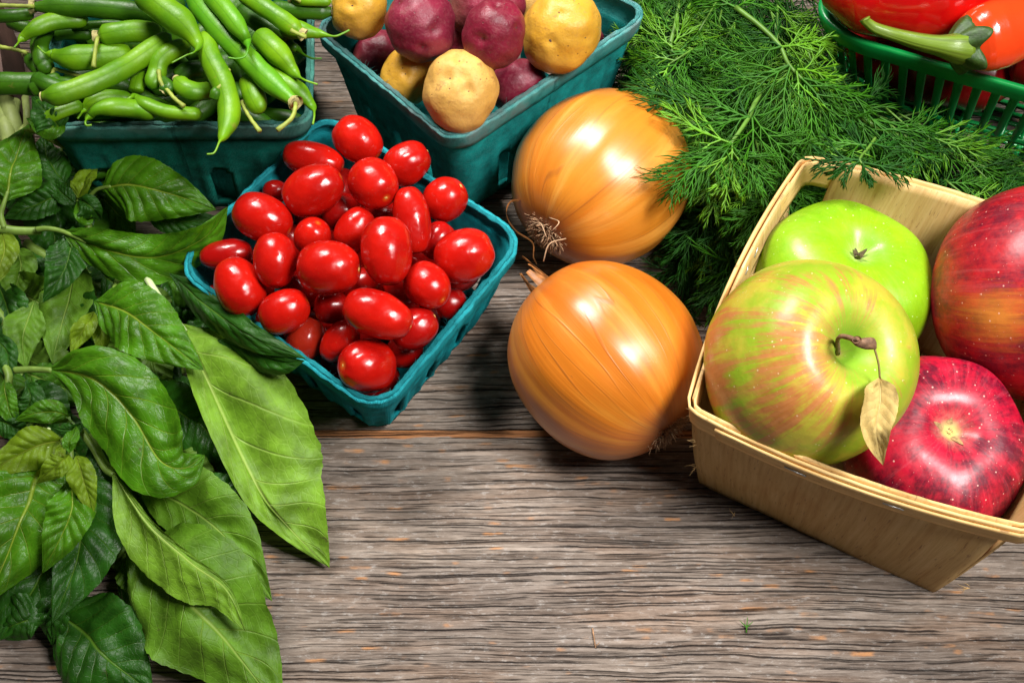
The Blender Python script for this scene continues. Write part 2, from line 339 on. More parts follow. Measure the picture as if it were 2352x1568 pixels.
def m_leaf(name, top, under, gloss=.33, yel=(.36, .42, .04), trans=.25):
    g = G(name); u, v, k = g.sep(g.attr()); P = g.obj()
    au = g.m('ABSOLUTE', u)
    # side veins sweep forward from the midrib
    q = g.m('MULTIPLY', g.m('SUBTRACT', v, g.m('MULTIPLY', g.m('POWER', au, .8), .20)), 8.5)
    q = g.m('ADD', q, g.m('ADD', g.m('MULTIPLY', g.m('GREATER_THAN', u, 0.), .45), g.m('MULTIPLY', g.m('SUBTRACT', g.noise(g.vec(u, v, k), 2.5, 2, .5), .5), .12)))
    fr = g.m('ABSOLUTE', g.m('SUBTRACT', g.m('FRACT', q), .5))
    side = g.m('MULTIPLY', g.ramp(fr, [(0., 1.), (.045, .0)]), g.ramp(au, [(.0, 1.), (.92, .25)]))
    mid = g.ramp(g.m('MULTIPLY', au, g.m('ADD', .6, v)), [(.012, 1.), (.045, 0.)])
    net = g.n('ShaderNodeTexVoronoi', 0, props={'feature': 'DISTANCE_TO_EDGE'}, Vector=g.scl(g.vec(u, v, k), (6, 14, 1)), Scale=1.3)
    nv = g.ramp(net, [(.0, 1.), (.07, 0.)])
    vein = g.m('MAXIMUM', mid, g.m('MAXIMUM', g.m('MULTIPLY', side, .85), g.m('MULTIPLY', nv, .12)))
    n1 = g.noise(P, .8, 4, .6); n2 = g.noise(P, 9, 4, .6)
    geo = g.n('ShaderNodeNewGeometry', 6)
    def face(c0, amt):
        c = g.mix(g.ramp(n1, [(.32, 0.), (.7, 1.)]), tuple(x * .62 for x in c0), tuple(min(1, x * 1.35) for x in c0))
        c = g.mix(g.m('MULTIPLY', n2, .3), c, g.mix(1., c, (.75, .8, .6), 'MULTIPLY'))
        return g.mix(g.m('MULTIPLY', vein, amt), c, yel)
    col = g.mix(geo, face(top, .5), face(under, .6))
    br = g.noise(g.addv(P, (50, 3, 9)), 1.0, 6, .7)
    col = g.mix(g.m('MULTIPLY', g.ramp(br, [(.65, 0.), (.72, 1.)]), .75), col, (.07, .045, .025))
    h = g.m('ADD', g.m('MULTIPLY', vein, -.9), g.m('ADD', g.m('MULTIPLY', n2, .12), g.m('MULTIPLY', g.noise(P, 2.6, 3, .5), .7)))
    h = g.mix(geo, h, g.m('MULTIPLY', h, -1.))
    rg = g.mix(geo, (gloss,) * 3, (.50,) * 3)
    nrm = g.bump(h, .55, .0012)
    b = g.bsdf(col, rg, nrm, spec=.30)
    tr = g.n('ShaderNodeBsdfTranslucent', Color=g.mix(1., col, (1.6, 1.35, .3), 'MULTIPLY'), Normal=nrm)
    return g.fin(g.n('ShaderNodeMixShader', i0=trans, i1=b, i2=tr))
def m_plain(name, col, rough=.5, var=.35, scale=2., bump=.3, streak=None, coat=0., trans=0., bd=.0008, rvar=.0, spec=.5):
    g = G(name); P = g.obj(); V = P
    if streak: a = g.attr(); V = g.scl(a, streak)
    n = g.noise(V, scale, 5, .6); rn = g.rnd()
    c = g.mix(g.ramp(n, [(.3, 0.), (.7, 1.)]), tuple(x * (1 - var) for x in col), tuple(min(1, x * (1 + var)) for x in col))
    if rvar: c = g.mix(g.m('MULTIPLY', rn, rvar), c, g.mix(1., c, (.55, .75, 1.), 'MULTIPLY'))
    nm = g.bump(n, bump, bd); b = g.bsdf(c, rough, nm, coat=coat, spec=spec)
    if trans:
        tr = g.n('ShaderNodeBsdfTranslucent', Color=c, Normal=nm); b = g.n('ShaderNodeMixShader', i0=trans, i1=b, i2=tr)
    return g.fin(b)
def m_bean(name, a, b):
    g = G(name); c, s, t = g.sep(g.attr()); P = g.obj(); rn = g.rnd()
    n = g.noise(P, .5, 3, .5); f = g.noise(P, 7, 4, .6)
    col = g.mix(g.ramp(n, [(.35, 0.), (.65, 1.)]), a, b)
    col = g.mix(g.m('MULTIPLY', rn, .45), col, g.mix(1., col, (.62, .82, .8), 'MULTIPLY'))
    seam = g.ramp(g.m('ABSOLUTE', s), [(.0, 1.), (.09, 0.)])
    col = g.mix(g.m('MULTIPLY', seam, .4), col, tuple(x * .45 for x in a))
    col = g.mix(g.m('MULTIPLY', g.ramp(g.noise(g.addv(P, (9, 2, 2)), 1.2, 5, .7), [(.64, 0.), (.72, 1.)]), .35), col, (.30, .20, .05))
    h = g.m('ADD', g.m('MULTIPLY', f, .3), g.m('MULTIPLY', g.noise(P, 1.6, 2, .5), .8))
    return g.fin(g.bsdf(col, g.ramp(f, [(.3, .34), (.7, .48)]), g.bump(h, .25, .0015), spec=.36, sss=.06, sssr=(.4, 1, .1)))

# ================================================================== TABLE
WOOD = m_wood()
table = thing('wooden_table', 'weathered grey wooden table top of wide cracked planks with orange worn streaks', 'table', (0, 0, 0)); table['kind'] = 'structure'
edges = [-36.0, -19.2, -4.95, 9.0, 22.6, 36.0, 50.0]
for i in range(len(edges) - 1):
    y0, y1 = edges[i] + .03, edges[i + 1] - .03
    mb = MB(); tilt = 0.0
    L = 60
    def fn(u, v, y0=y0, y1=y1, i=i):
        x = lerp(-L, L, u); y = lerp(y0, y1, v)
        e = min(y - y0, y1 - y)
        wob = .09 * nz((x * .25, i * 9, 0)) + .04 * nz((x * 1.3, i * 5, 3))
        if v in (0., 1.): y += wob * .5
        z = -.10 * exp(-(e / .10) ** 2) + .02 * nz((x * .1, y * .6, i))
        return (x, y, z), (x, y1 - y, 1.0 if i == 1 else 0.0)
    ys = 60
    mb.grid(fn, 160, ys)
    for sy in (y0, y1):
        mb.poly([(-L, sy, -.1), (L, sy, -.1), (L, sy, -2.5), (-L, sy, -2.5)], lc=(0, 5, 0))
    pl = build('plank', mb, WOOD, table)
mb = MB(); mb.box((0, 7, -3.2), Vector((60, 0, 0)), Vector((0, 43, 0)), Vector((0, 0, .5)))
build('table_underframe', mb, m_plain('dark_board', (.03, .025, .02), .9), table)

# ================================================================== MOLDED PULP BASKETS
def quad_map(c, a, b):      # a,b in [-1,1] -> point inside quad c[0..3] (order around)
    u = (a + 1) / 2; v = (b + 1) / 2
    return (c[0] * (1 - u) + c[1] * u) * (1 - v) + (c[3] * (1 - u) + c[2] * u) * v
def rsq(s, r):              # rounded square, s in [0,1), returns point in [-1,1]^2
    s = (s % 1.0) * 4; k = int(s); t = s - k
    L = 2 * (1 - r); arc = r * pi / 2; tot = L + arc; d = t * tot
    if d < L / 2: p = (d, -1)
    elif d < L / 2 + arc:
        a = (d - L / 2) / r; p = (1 - r + r * sin(a), -(1 - r) - r * cos(a))
    else: p = (1, -(1 - r) + d - L / 2 - arc)
    for _ in range(k): p = (-p[1], p[0])
    return p                # s=0 is the middle of side 0-1
def pulp_basket(label, cpx, h, mat, kb=.78, slots=3, seed=0, rr=.22, fl=1.15, flout=.035):
    cs = [at(x, y, h) for x, y in cpx]; ctr = sum(cs, Vector()) / 4; ctr.z = 0
    side = (cs[1] - cs[0]).length
    root = thing('berry_basket', label, 'basket', ctr)
    rel = [c - ctr for c in cs]
    for c in rel: c.z = 0
    prof = [(.02, .35), (.35, .35), (kb - .10, .35), (kb - .03, .30), (kb, .12), (kb + .004, .45)]
    kt = 1 - flout - .012
    nw = 22
    for i in range(1, nw + 1):
        f = i / nw; prof.append((lerp(kb + .004, kt, f), lerp(.45, h - fl, f)))
    prof += [(kt + .012, h - fl + .07), (kt + .030, h - fl + .16), (1 - .006, h - fl * .55), (1, h - .12), (1.004, h)]
    NV = len(prof) - 1; NU = 240
    def fn(u, v):
        k, z = prof[round(v * NV)]
        a, b = rsq(u, rr)
        p = quad_map(rel, a, b) * k
        n = p.normalized() if p.length > 0 else Vector()
        f = max(0., min(1., (z - .3) / (h - fl))) if k > kb - .05 else 0
        d = .07 * nz((p.x * .5, p.y * .5, z * .5), 1, seed) + .035 * nz((p.x * 2, p.y * 2, z * 2), 1, seed)
        if 0 < f < 1:       # shallow flutes flank the slots
            q = (u * 4 + .5) % 1.0; w_ = 0
            for j in range(slots):
                c = .5 + (j - (slots - 1) / 2) * .26
                e = abs(q - c); w_ += exp(-((e - .062) / .018) ** 2) * sstep(1.0, .3, f) * sstep(0, .05, f)
            d += .17 * w_
        if k >= 1: d += .05 * nz((p.x * 3, p.y * 3, 0), 1, seed + 5)
        dz = 0
        if z > h - .2: dz = .10 * nz((p.x * 1.4, p.y * 1.4, 9), 1, seed) + .05 * nz((p.x * 6, p.y * 6, 2), 1, seed)
        q = ctr + p + n * d * (1 if k > .4 else .3) + Vector((0, 0, z + dz))
        rim = 1.0 if z > h - .13 else (.28 if z > h - fl else 0.)
        return q, (u * 4 * side, z, rim)
    def skip(u, v):
        j = v * NV; i = int(j); k, z = prof[i]
        if k < kb or z >= h - fl: return False
        f = (z - .45) / (h - fl - .45); q = (u * 4 + .5) % 1.0
        for s_ in range(slots):
            c = .5 + (s_ - (slots - 1) / 2) * .26
            e = abs(q - c) / .046
            top = .44 + .09 * sqrt(max(0, 1 - e * e))
            if e < 1 and .04 < f < top: return True
        return False
    mb = MB(); mb.grid(fn, NU, NV, wrap=True, skip=skip)
    o = build('basket_body', mb, mat, root); solid(o, .20, 1.0)
    # torn rim: fibre roll laid on the top edge
    pts = []; N = 220
    for i in range(N + 1):
        a, b = rsq(i / N, rr); p = quad_map(rel, a, b); n = p.normalized()
        pts.append(ctr + p * (.998 + .004 * nz((i * .11, seed, 0))) - n * .03 + Vector((0, 0, h + .0 + .10 * nz((p.x * 1.4, p.y * 1.4, 9), 1, seed) + .05 * nz((p.x * 6, p.y * 6, 2), 1, seed))))
    rr_ = [.115 + .06 * nz((i * .45, seed, 4)) + .06 * nz((i * 1.7, seed, 4)) for i in range(N + 1)]
    mb = MB(); mb.tube(pts, rr_, 8, .75)
    for i in range(len(mb.lc)): mb.lc[i] = (mb.lc[i][2] * 4 * side, mb.lc[i][0], 1.0)
    rnd = random.Random(seed)
    for k in range(300):                                          # stray fibres
        i = rnd.randrange(N); p = pts[i]; d = Vector((rnd.uniform(-1, 1), rnd.uniform(-1, 1), rnd.uniform(-.2, .8))).normalized()
        e = Vector((rnd.uniform(-1, 1), rnd.uniform(-1, 1), rnd.uniform(-1, 1))) * .08
        L_ = rnd.uniform(.12, .38)
        mb.tube([p, p + d * L_ * .5 + e, p + d * L_ + e * 2], [.012, .010, .004], 3)
    build('rim_edge', mb, mat, root)
    return root, ctr, rel
P_T = m_pulp('teal_pulp', (.004, .36, .41), (.05, .46, .52), .55)
P_P = m_pulp('potato_teal_pulp', (.006, .40, .375), (.20, .52, .50), .85, patch=(.26, .25, .25))
P_B = m_pulp('bean_teal_pulp', (.004, .23, .17), (.14, .40, .33), .85, patch=(.20, .36, .31))
tb, TC, TR = pulp_basket('small bright teal pulp basket set cornerwise and heaped with grape tomatoes', [(868, 944), (1204, 545), (745, 262), (405, 612)], 5.8, P_T, seed=3, slots=4, fl=.75, rr=.24, kb=.76, flout=.02)
pb, PC, PR = pulp_basket('teal pulp basket with a bleached front corner, filled with red and yellow potatoes', [(1042, 325), (1492, 28), (1110, -150), (722, 62)], 7.7, P_P, seed=8, slots=3, kb=.80, rr=.20, fl=1.25, flout=.05)
bb, BC, BR = pulp_basket('dark green teal pulp basket with a long front wall under the green beans', [(92, 287), (706, 283), (716, -60), (128, -60)], 7.5, P_B, seed=15, slots=4, kb=.84, rr=.17, fl=1.15, flout=.035)

# ================================================================== TOMATOES
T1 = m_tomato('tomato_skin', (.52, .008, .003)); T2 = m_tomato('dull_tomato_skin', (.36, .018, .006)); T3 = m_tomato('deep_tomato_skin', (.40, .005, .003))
SCAR = m_plain('stem_scar', (.62, .38, .10), .7, .3, 12.)
def blob(C0, axis, a, b, nu=40, nv=28, prof=None, ribs=None, lump=.02, seed=0, dents=(), rollang=0.):
    M = rot_to(axis, rollang); mb = MB()
    def fn(u, v):
        ph = 2 * pi * u; th = pi * v
        r = sin(th) ** .92; z = cos(th)
        if prof: r, z = prof(v)
        k = 1 + (ribs(ph, v) if ribs else 0)
        p = Vector((r * b * k * cos(ph), r * b * k * sin(ph), z * a))
        q = M @ p
        qn = q.normalized() if q.length > 0 else q
        q = q * (1 + lump * 2 * nz(qn * 1.3, 1, seed * 3.1) + lump * nz(qn * 3, 1, seed * 1.7))
        for (dv, rad, dep) in dents:
            d = (qn - dv).length
            if d < rad * 2: q -= qn * dep * exp(-(d / rad) ** 2 * 2)
        return C0 + q, (cos(ph), sin(ph), v)
    mb.grid(fn, nu, nv, wrap=True)
    return mb, M
def zc(x, y): return TOMO.x0 + TOMO.k * x, TOMO.y0 + TOMO.k * y
class TOMO: x0 = 422.6; y0 = 248.06; k = .48624
# cx, cy, semi-long, semi-short (in the enlarged tomato view), axis angle, z, toward viewer tilt, scar(1 at the + end, -1 at the - end, 0 none), rib, mat, label
TOM = [
 (822, 152, 126, 105, -38, 7.1, 5, 0, 0, 1, 'plump egg shaped tomato at the very back corner of the heap'),
 (612, 245, 152, 84, -14, 6.7, 5, 0, 0, 1, 'long tomato lying behind and touching the large dull marked one near the bean basket'),
 (612, 388, 152, 118, 25, 7.7, 8, 0, 0, 1, 'large slightly dull tomato with a scuff mark, beside the rim nearest the green beans'),
 (895, 358, 128, 116, -48, 7.9, 35, 1, 0, 1, 'round tomato showing its pale stem scar low right, just below the rearmost tomato'),
 (1055, 262, 118, 104, 32, 6.9, 0, 1, .05, 1, 'ribbed tomato with two lobes next to the potato basket corner'),
 (1235, 430, 108, 104, 38, 6.6, 20, 1, 0, 1, 'round dark red tomato hanging over the rear right rim'),
 (1078, 532, 166, 88, -80, 7.3, 5, 0, .02, 1, 'slender long upright tomato right of the centre of the heap'),
 (372, 520, 150, 112, -25, 7.2, 5, 0, 0, 1, 'big glossy tomato over the left rim above the basil tip'),
 (607, 605, 92, 88, 60, 6.8, 40, 0, 0, 1, 'small round tomato with a bright spot between three larger ones, left of centre'),
 (430, 720, 135, 104, -86, 7.4, 10, 0, 0, 1, 'upright oval tomato tapering downward, left part of the heap'),
 (805, 568, 110, 84, 52, 6.8, 0, 0, 0, 1, 'tomato half hidden behind the large upright one in the centre'),
 (958, 676, 168, 125, -86, 8.5, 12, 0, .035, 1, 'largest upright tomato with a crease, on top of the heap'),
 (685, 755, 154, 130, -3, 8.1, 8, 1, 0, 1, 'large sideways tomato with a yellow end scar at the centre of the heap'),
 (1325, 697, 146, 130, 22, 7.0, 8, 0, .02, 1, 'large tomato resting against the right corner of the rim'),
 (200, 695, 128, 76, 8, 5.9, 0, -1, .02, 3, 'narrow wrinkled dark tomato tucked at the far left corner'),
 (262, 845, 148, 116, -62, 6.4, 10, -1, .02, 1, 'tomato with a yellow scar on its upper end at the left rim'),
 (475, 960, 126, 104, 25, 6.6, 5, 0, 0, 1, 'oval tomato near the front left rim beside the long basil leaf'),
 (1150, 838, 122, 106, -42, 7.3, 30, 1, 0, 1, 'shiny tomato with a pale scar low right, near the right rim'),
 (915, 975, 176, 112, -20, 7.9, 5, 1, 0, 1, 'longest glossy orange red tomato lying across the front of the heap'),
 (575, 1088, 104, 96, 70, 4.9, 0, 0, .03, 2, 'brownish wrinkled tomato low by the front left rim'),
 (735, 1105, 112, 84, 52, 5.6, 10, -1, .05, 1, 'small ribbed tomato behind the frontmost one'),
 (862, 1218, 142, 128, 178, 6.1, 42, 1, .05, 1, 'frontmost ribbed tomato with a round scar in the front corner'),
 (1090, 1040, 118, 96, 32, 6.2, 5, 1, .02, 3, 'tomato with an orange scar partly under the longest one'),
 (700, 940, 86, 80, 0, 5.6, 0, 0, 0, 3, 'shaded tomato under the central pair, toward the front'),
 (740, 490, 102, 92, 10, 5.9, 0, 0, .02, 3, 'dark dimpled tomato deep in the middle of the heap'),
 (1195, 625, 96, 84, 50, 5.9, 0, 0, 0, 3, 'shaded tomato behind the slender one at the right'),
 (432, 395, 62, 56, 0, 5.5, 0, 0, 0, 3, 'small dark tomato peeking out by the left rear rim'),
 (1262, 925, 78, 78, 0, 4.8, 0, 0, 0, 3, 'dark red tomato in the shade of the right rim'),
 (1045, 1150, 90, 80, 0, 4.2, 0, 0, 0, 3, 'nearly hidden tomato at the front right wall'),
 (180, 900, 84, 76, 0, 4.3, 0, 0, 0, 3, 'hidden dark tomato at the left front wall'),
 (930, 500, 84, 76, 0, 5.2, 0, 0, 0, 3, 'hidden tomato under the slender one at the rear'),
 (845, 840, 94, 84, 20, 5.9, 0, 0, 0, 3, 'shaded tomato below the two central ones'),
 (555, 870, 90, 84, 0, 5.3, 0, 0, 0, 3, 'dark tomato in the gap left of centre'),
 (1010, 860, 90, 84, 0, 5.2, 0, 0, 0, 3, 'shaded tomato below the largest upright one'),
]
sph = []
for (x, y, a, b, ang, z, tl, scr, rib, mi, lab) in TOM:
    px, py = zc(x, y); P = at(px, py, z); A = cmpx(a * TOMO.k, P); B = cmpx(b * TOMO.k, P)
    sph.append([P, A, B])
for it in range(12):       # keep neighbours from sinking into each other: the lower one moves back along the view
    for i in range(len(sph)):
        for j in range(i):
            pi_, pj = sph[i][0], sph[j][0]; d = (pi_ - pj).length
            need = ((sph[i][1] + sph[i][2]) + (sph[j][1] + sph[j][2])) / 2 * .84
            if d < need:
                lo = i if (CAM - pi_).length > (CAM - pj).length else j
                q = sph[lo][0]; v = (q - CAM).normalized(); q2 = q + v * (need - d) * .5
                if q2.z > sph[lo][2] + .25: sph[lo][0] = q2
for k, ((x, y, a, b, ang, z, tl, scr, rib, mi, lab), (P, A, B)) in enumerate(zip(TOM, sph)):
    rt = thing('grape_tomato', lab, 'tomato', P, 'grape tomatoes heaped in the small teal basket')
    nr = random.Random(k).choice((3, 4, 5)); ph0 = random.Random(k).random() * 6
    ax = img_dir(ang, tl)
    prof = lambda v: (sin(pi * v) ** .86 * (1 - .05 * cos(pi * v)), cos(pi * v) * (1 - (.05 * exp(-(sin(pi * v) / .25) ** 2))))
    ribs = lambda ph, v: -1.7 * rib * exp(-(sin((nr * ph + ph0) / 2) / .30) ** 2) * sstep(.85, .25, v) + .4 * rib * cos(2 * ph + ph0)
    mb, M = blob(P, ax if scr >= 0 else -ax, A, B, 36, 26, prof, ribs, .012, k)
    build('tomato_skin', mb, (T1, T1, T2, T3)[mi], rt)
    if scr:
        d = (ax if scr > 0 else -ax).normalized()
        c = P + d * A * .955; m2 = MB(); R_ = rot_to(d)
        def fs(u, v, c=c, R_=R_):
            a_ = 2 * pi * u; r = v * .13 * (1 + .25 * cos(5 * a_))
            return c + R_ @ Vector((r * cos(a_), r * sin(a_), .012 - .05 * v * v + .03 * nz((r * 20, a_, 0)))), (u, v, 0)
        m2.grid(fs, 15, 3, wrap=True); build('stem_scar', m2, SCAR, rt)
# hidden lower layer so that the heap rests on something
rnd = random.Random(4); nlow = 0
for i in range(-2, 3):
    for j in range(-2, 3):
        a_, b_ = i / 2 * .62, j / 2 * .62
        p = TC + quad_map(TR, a_, b_) * 1.0 + Vector((0, 0, 3.2 + rnd.uniform(-.4, .4)))
        if any((p - q[0]).length < 1.55 for q in sph): continue
        nlow += 1
        rt = thing('grape_tomato', 'shaded tomato deep in the small teal basket, toward its ' + ('left' if i - j < -1 else 'right' if i - j > 1 else 'front' if j + i < 0 else 'rear') + ' side', 'tomato', p, 'grape tomatoes heaped in the small teal basket')
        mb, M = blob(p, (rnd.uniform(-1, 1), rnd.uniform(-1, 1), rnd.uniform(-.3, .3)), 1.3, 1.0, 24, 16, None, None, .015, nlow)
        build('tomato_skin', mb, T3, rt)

# ================================================================== POTATOES
PY = m_potato('yellow_potato_skin', (.55, .30, .055), (.68, .40, .10), (.34, .17, .06))
PO = m_potato('deep_yellow_potato_skin', (.60, .31, .025), (.68, .38, .045), (.36, .16, .05), .45)
PD = m_potato('red_potato_skin', (.14, .006, .022), (.25, .018, .045), (.30, .10, .10), .48)
PE = m_potato('dark_red_potato_skin', (.13, .006, .018), (.24, .012, .035), (.26, .08, .07), .45)
EYE = m_plain('potato_eye', (.10, .05, .035), .8, .4, 9.)
# cx, cy, semi a, semi b, angle, z, mat, tilt, eyes (image offsets in fractions), label
POT = [
 (826, 14, 78, 64, 80, 9.3, PO, 10, [(-.2, -.2)], 'yellow potato over the left rim of the teal basket, touching a green bean'),
 (966, 58, 86, 79, 100, 10.2, PD, 25, [(.42, -.35), (.08, -.78), (-.6, .5)], 'large purplish red potato with a deep eye, rear left of the pile'),
 (1118, 12, 88, 70, 10, 8.6, PD, 0, [(.4, .3)], 'pinkish red potato at the very back, mostly off the top of the photo'),
 (1134, 80, 82, 72, 75, 10.4, PE, 35, [(-.38, -.35), (.75, .1), (.1, .7)], 'small dark red potato with a scabby right edge in the middle of the pile'),
 (1290, 74, 97, 88, 60, 9.2, PO, 20, [(-.30, -.42), (.62, -.30), (-.1, .3)], 'smooth deep yellow potato with two eyes at the right side'),
 (938, 172, 72, 60, 65, 7.2, PO, 5, [(-.05, -.15)], 'small yellow potato half hidden behind the pale front one'),
 (1057, 210, 97, 86, 80, 8.6, PY, 20, [(-.02, .68), (-.3, .2), (.3, -.2)], 'pale wrinkled yellow potato in the front corner with a round scar on top'),
 (1188, 196, 70, 58, 20, 6.6, PD, 5, [], 'small red potato low beside the front right rim'),
 (1040, 95, 70, 65, 0, 6.0, PE, 0, [], 'shaded red potato deep between the upper ones'),
 (868, 128, 62, 56, 30, 5.2, PE, 0, [], 'dark shaded potato low against the left wall of the basket'),  # added potato, its dark skin stands in for shade by the wall
 (1120, 150, 66, 60, 0, 4.6, PE, 0, [], 'shaded potato under the pale front one'),
 (1360, 60, 66, 60, 0, 4.6, PE, 0, [], 'dark shaded potato low in the right corner of the basket'),
 (1230, 0, 75, 70, 0, 6.5, PY, 0, [], 'shaded potato at the back under the red and yellow ones'),
]
for k, (x, y, a, b, ang, z, m_, tl, eyes, lab) in enumerate(POT):
    P = at(x, y, z); A = cmpx(a, P); B = cmpx(b, P)
    rt = thing('potato', lab, 'potato', P, 'potatoes in the teal basket')
    ev = [(RIGHT * ex + UP * ey + BACK * sqrt(max(.05, 1 - ex * ex - ey * ey))).normalized() for ex, ey in eyes]
    dents = [(v, .20, .16) for v in ev]
    if k == 6: dents += [((RIGHT * .12 + UP * .25 + BACK).normalized(), .28, .28), ((RIGHT * .25 - UP * .05 + BACK).normalized(), .25, .22)]
    mb, M = blob(P, img_dir(ang, tl), A, B, 64, 48, None, None, .042, k + 20, dents)
    build('potato_skin', mb, m_, rt)
    for v in ev:
        # find the skin point along v
        best = max(range(len(mb.v)), key=lambda i: (Vector(mb.v[i]) - P).normalized().dot(v))
        q = Vector(mb.v[best]); m2 = MB(); R_ = rot_to(v); r0 = random.Random(k * 7 + int(v.x * 100)).uniform(.10, .19)
        def fe(u, w_, q=q, R_=R_, r0=r0):
            a_ = 2 * pi * u; r = w_ * r0 * (1 + .3 * sin(2 * a_ + k) + .15 * sin(5 * a_))
            return q + R_ @ Vector((r * cos(a_), r * sin(a_) * .6, .035 * sin(w_ * pi * 1.5) - .04 * w_)), (u, w_, 0)
        m2.grid(fe, 14, 4, wrap=True); build('potato_eye', m2, EYE, rt)

# ================================================================== ONIONS
def onion(px, py, R_px, root_px, neck_px, tilt, mat, label, squash, seed):
    z0 = 4.2
    P = at(px, py, z0); R = cmpx(R_px, P); P = at(px, py, R * .97 + .02)
    d = Vector((root_px[0] - neck_px[0], -(root_px[1] - neck_px[1]), 0)); ang = math.degrees(math.atan2(d.y, d.x))
    ax = img_dir(ang, tilt)          # points to the root
    rt = thing('onion', label, 'onion', P, 'yellow onions side by side')
    def prof(v):
        r = sin(pi * v) ** .93; z = cos(pi * v) * squash
        z += -.05 * exp(-((1 - v) / .05) ** 2) - .03 * exp(-(v / .05) ** 2)
        r *= 1 + .02 * cos(2 * pi * v)
        return r, z
    ribs = lambda ph, v: (.006 * sin(9 * ph + seed) + .004 * sin(17 * ph + 2 * seed)) * sin(pi * v) + .010 * sin(2 * ph + seed)
    mb, M = blob(P, ax, R, R, 120, 80, prof, ribs, .008, seed)
    build('bulb', mb, mat, rt)
    return rt, P, R, M
O1 = m_onion('onion_skin', (.62, .225, .018), (.72, .34, .055), (.22, .045, .006))
O2 = m_onion('orange_onion_skin', (.58, .165, .010), (.68, .27, .028), (.22, .05, .012))
ROOT = m_plain('onion_root', (.34, .19, .10), .85, .6, 5., .8); PALE = m_plain('dry_root_hair', (.44, .28, .16), .8, .4, 4.)
PEEL = m_plain('dry_onion_peel', (.42, .17, .05), .45, .45, 2.2, .4, trans=.35)
def root_tuft(rt, P, R, M, seed, n=90, length=.55, spread=.42, pole=1):
    rnd = random.Random(seed); mb = MB(); m2 = MB()
    base = P + M @ Vector((0, 0, R * .985 * pole))
    mb.grid(lambda u, v: (base + M @ Vector((cos(2 * pi * u) * v * spread, sin(2 * pi * u) * v * spread, pole * (.16 - .30 * v * v * (spread / .6) + .0 * (1 - v * v) + .05 * nz((u * 9, v * 9, seed))))), (u, v, 0)), 20, 6, wrap=True)
    for k in range(n):
        a = rnd.uniform(0, 2 * pi); r = spread * sqrt(rnd.random()); L = length * rnd.uniform(.4, 1.1)
        o = base + M @ Vector((cos(a) * r, sin(a) * r, .12 - .22 * (r / spread) ** 2)); dirv = M @ Vector((cos(a) * r * 2.0 + rnd.uniform(-.5, .5), sin(a) * r * 2.0 + rnd.uniform(-.5, .5), pole * rnd.uniform(.3, .9)))
        dirv.normalize(); c = Vector((rnd.uniform(-1, 1), rnd.uniform(-1, 1), rnd.uniform(-1, .3))) * .18
        tgt = m2 if rnd.random() < .22 else mb
        tgt.tube(smooth_path([o, o + dirv * L * .5 + c * .3, o + dirv * L + c], 5), [.04, .035, .03, .02, .01], 4)
    build('root_plate', mb, ROOT, rt); build('root_hair', m2, PALE, rt)
on1, P1, R1, M1 = onion(1381, 411, 202, (1250, 545), (1530, 262), 24, O1, 'pale golden onion with a brown root tuft, between the potato basket and the dill', 1.02, 1.3)
root_tuft(on1, P1, R1, M1, 5, 420, .45, .85)
on2, P2, R2, M2 = onion(1392, 826, 221, (1552, 985), (1252, 640), 19, O2, 'darker orange onion at the centre, its root touching the wooden apple basket', 1.03, 4.2)
root_tuft(on2, P2, R2, M2, 9, 420, .45, .85)
def neck(rt, P, R, M, seed, ln, wd):
    mb = MB(); rnd = random.Random(seed)
    for k in range(7):
        a0 = rnd.uniform(0, 6.28); w_ = rnd.uniform(.25, .5) * wd; L = ln * rnd.uniform(.6, 1.1); tw = rnd.uniform(-1, 1)
        def fn(u, v):
            a = a0 + (u - .5) * 2.0 * w_ * (1 - .4 * v) + tw * v
            r = lerp(.50, .26, v) * wd + .05 * nz((u * 6, v * 4, seed + k))
            return P + M @ Vector((cos(a) * r, sin(a) * r, -(R * .97 + L * v + .06 * nz((u * 8, v * 3, k))))), (u, v, k)
        mb.grid(fn, 8, 8)
    return build('neck', mb, PEEL, rt)
neck(on1, P1, R1, M1, 3, 1.0, 1.1); neck(on2, P2, R2, M2, 8, 2.1, 1.3)
# curl of loose peel beside the first onion's root
mb = MB(); cv = [at(1212, 462, 4.9), at(1175, 462, 4.9), at(1163, 490, 4.6), at(1185, 530, 4.2), at(1222, 556, 4.0), at(1225, 590, 3.2), at(1233, 606, 3.0)]
cvp = smooth_path(cv, 30)
mb.grid(lambda u, v: (cvp[min(29, round(v * 29))] + (BACK * .55 + UP * .1) * (u - .5) * (.75 - .25 * v) + RIGHT * .08 * nz((u * 4, v * 6, 1)), (u, v, 0)), 5, 29)
build('loose_peel', mb, PEEL, on1)
mb = MB()
for (a, b, c) in (((1248, 600), (1262, 560), (1300, 548)), ((1262, 500), (1284, 510), (1268, 530)), ((1215, 520), (1240, 512), (1255, 545))):
    q = [at(*a, 5.6), at(*b, 6.3), at(*c, 6.0)]; mb.tube(smooth_path(q, 10), [.03] * 10, 4)
build('root_hair', mb, PALE, on1)

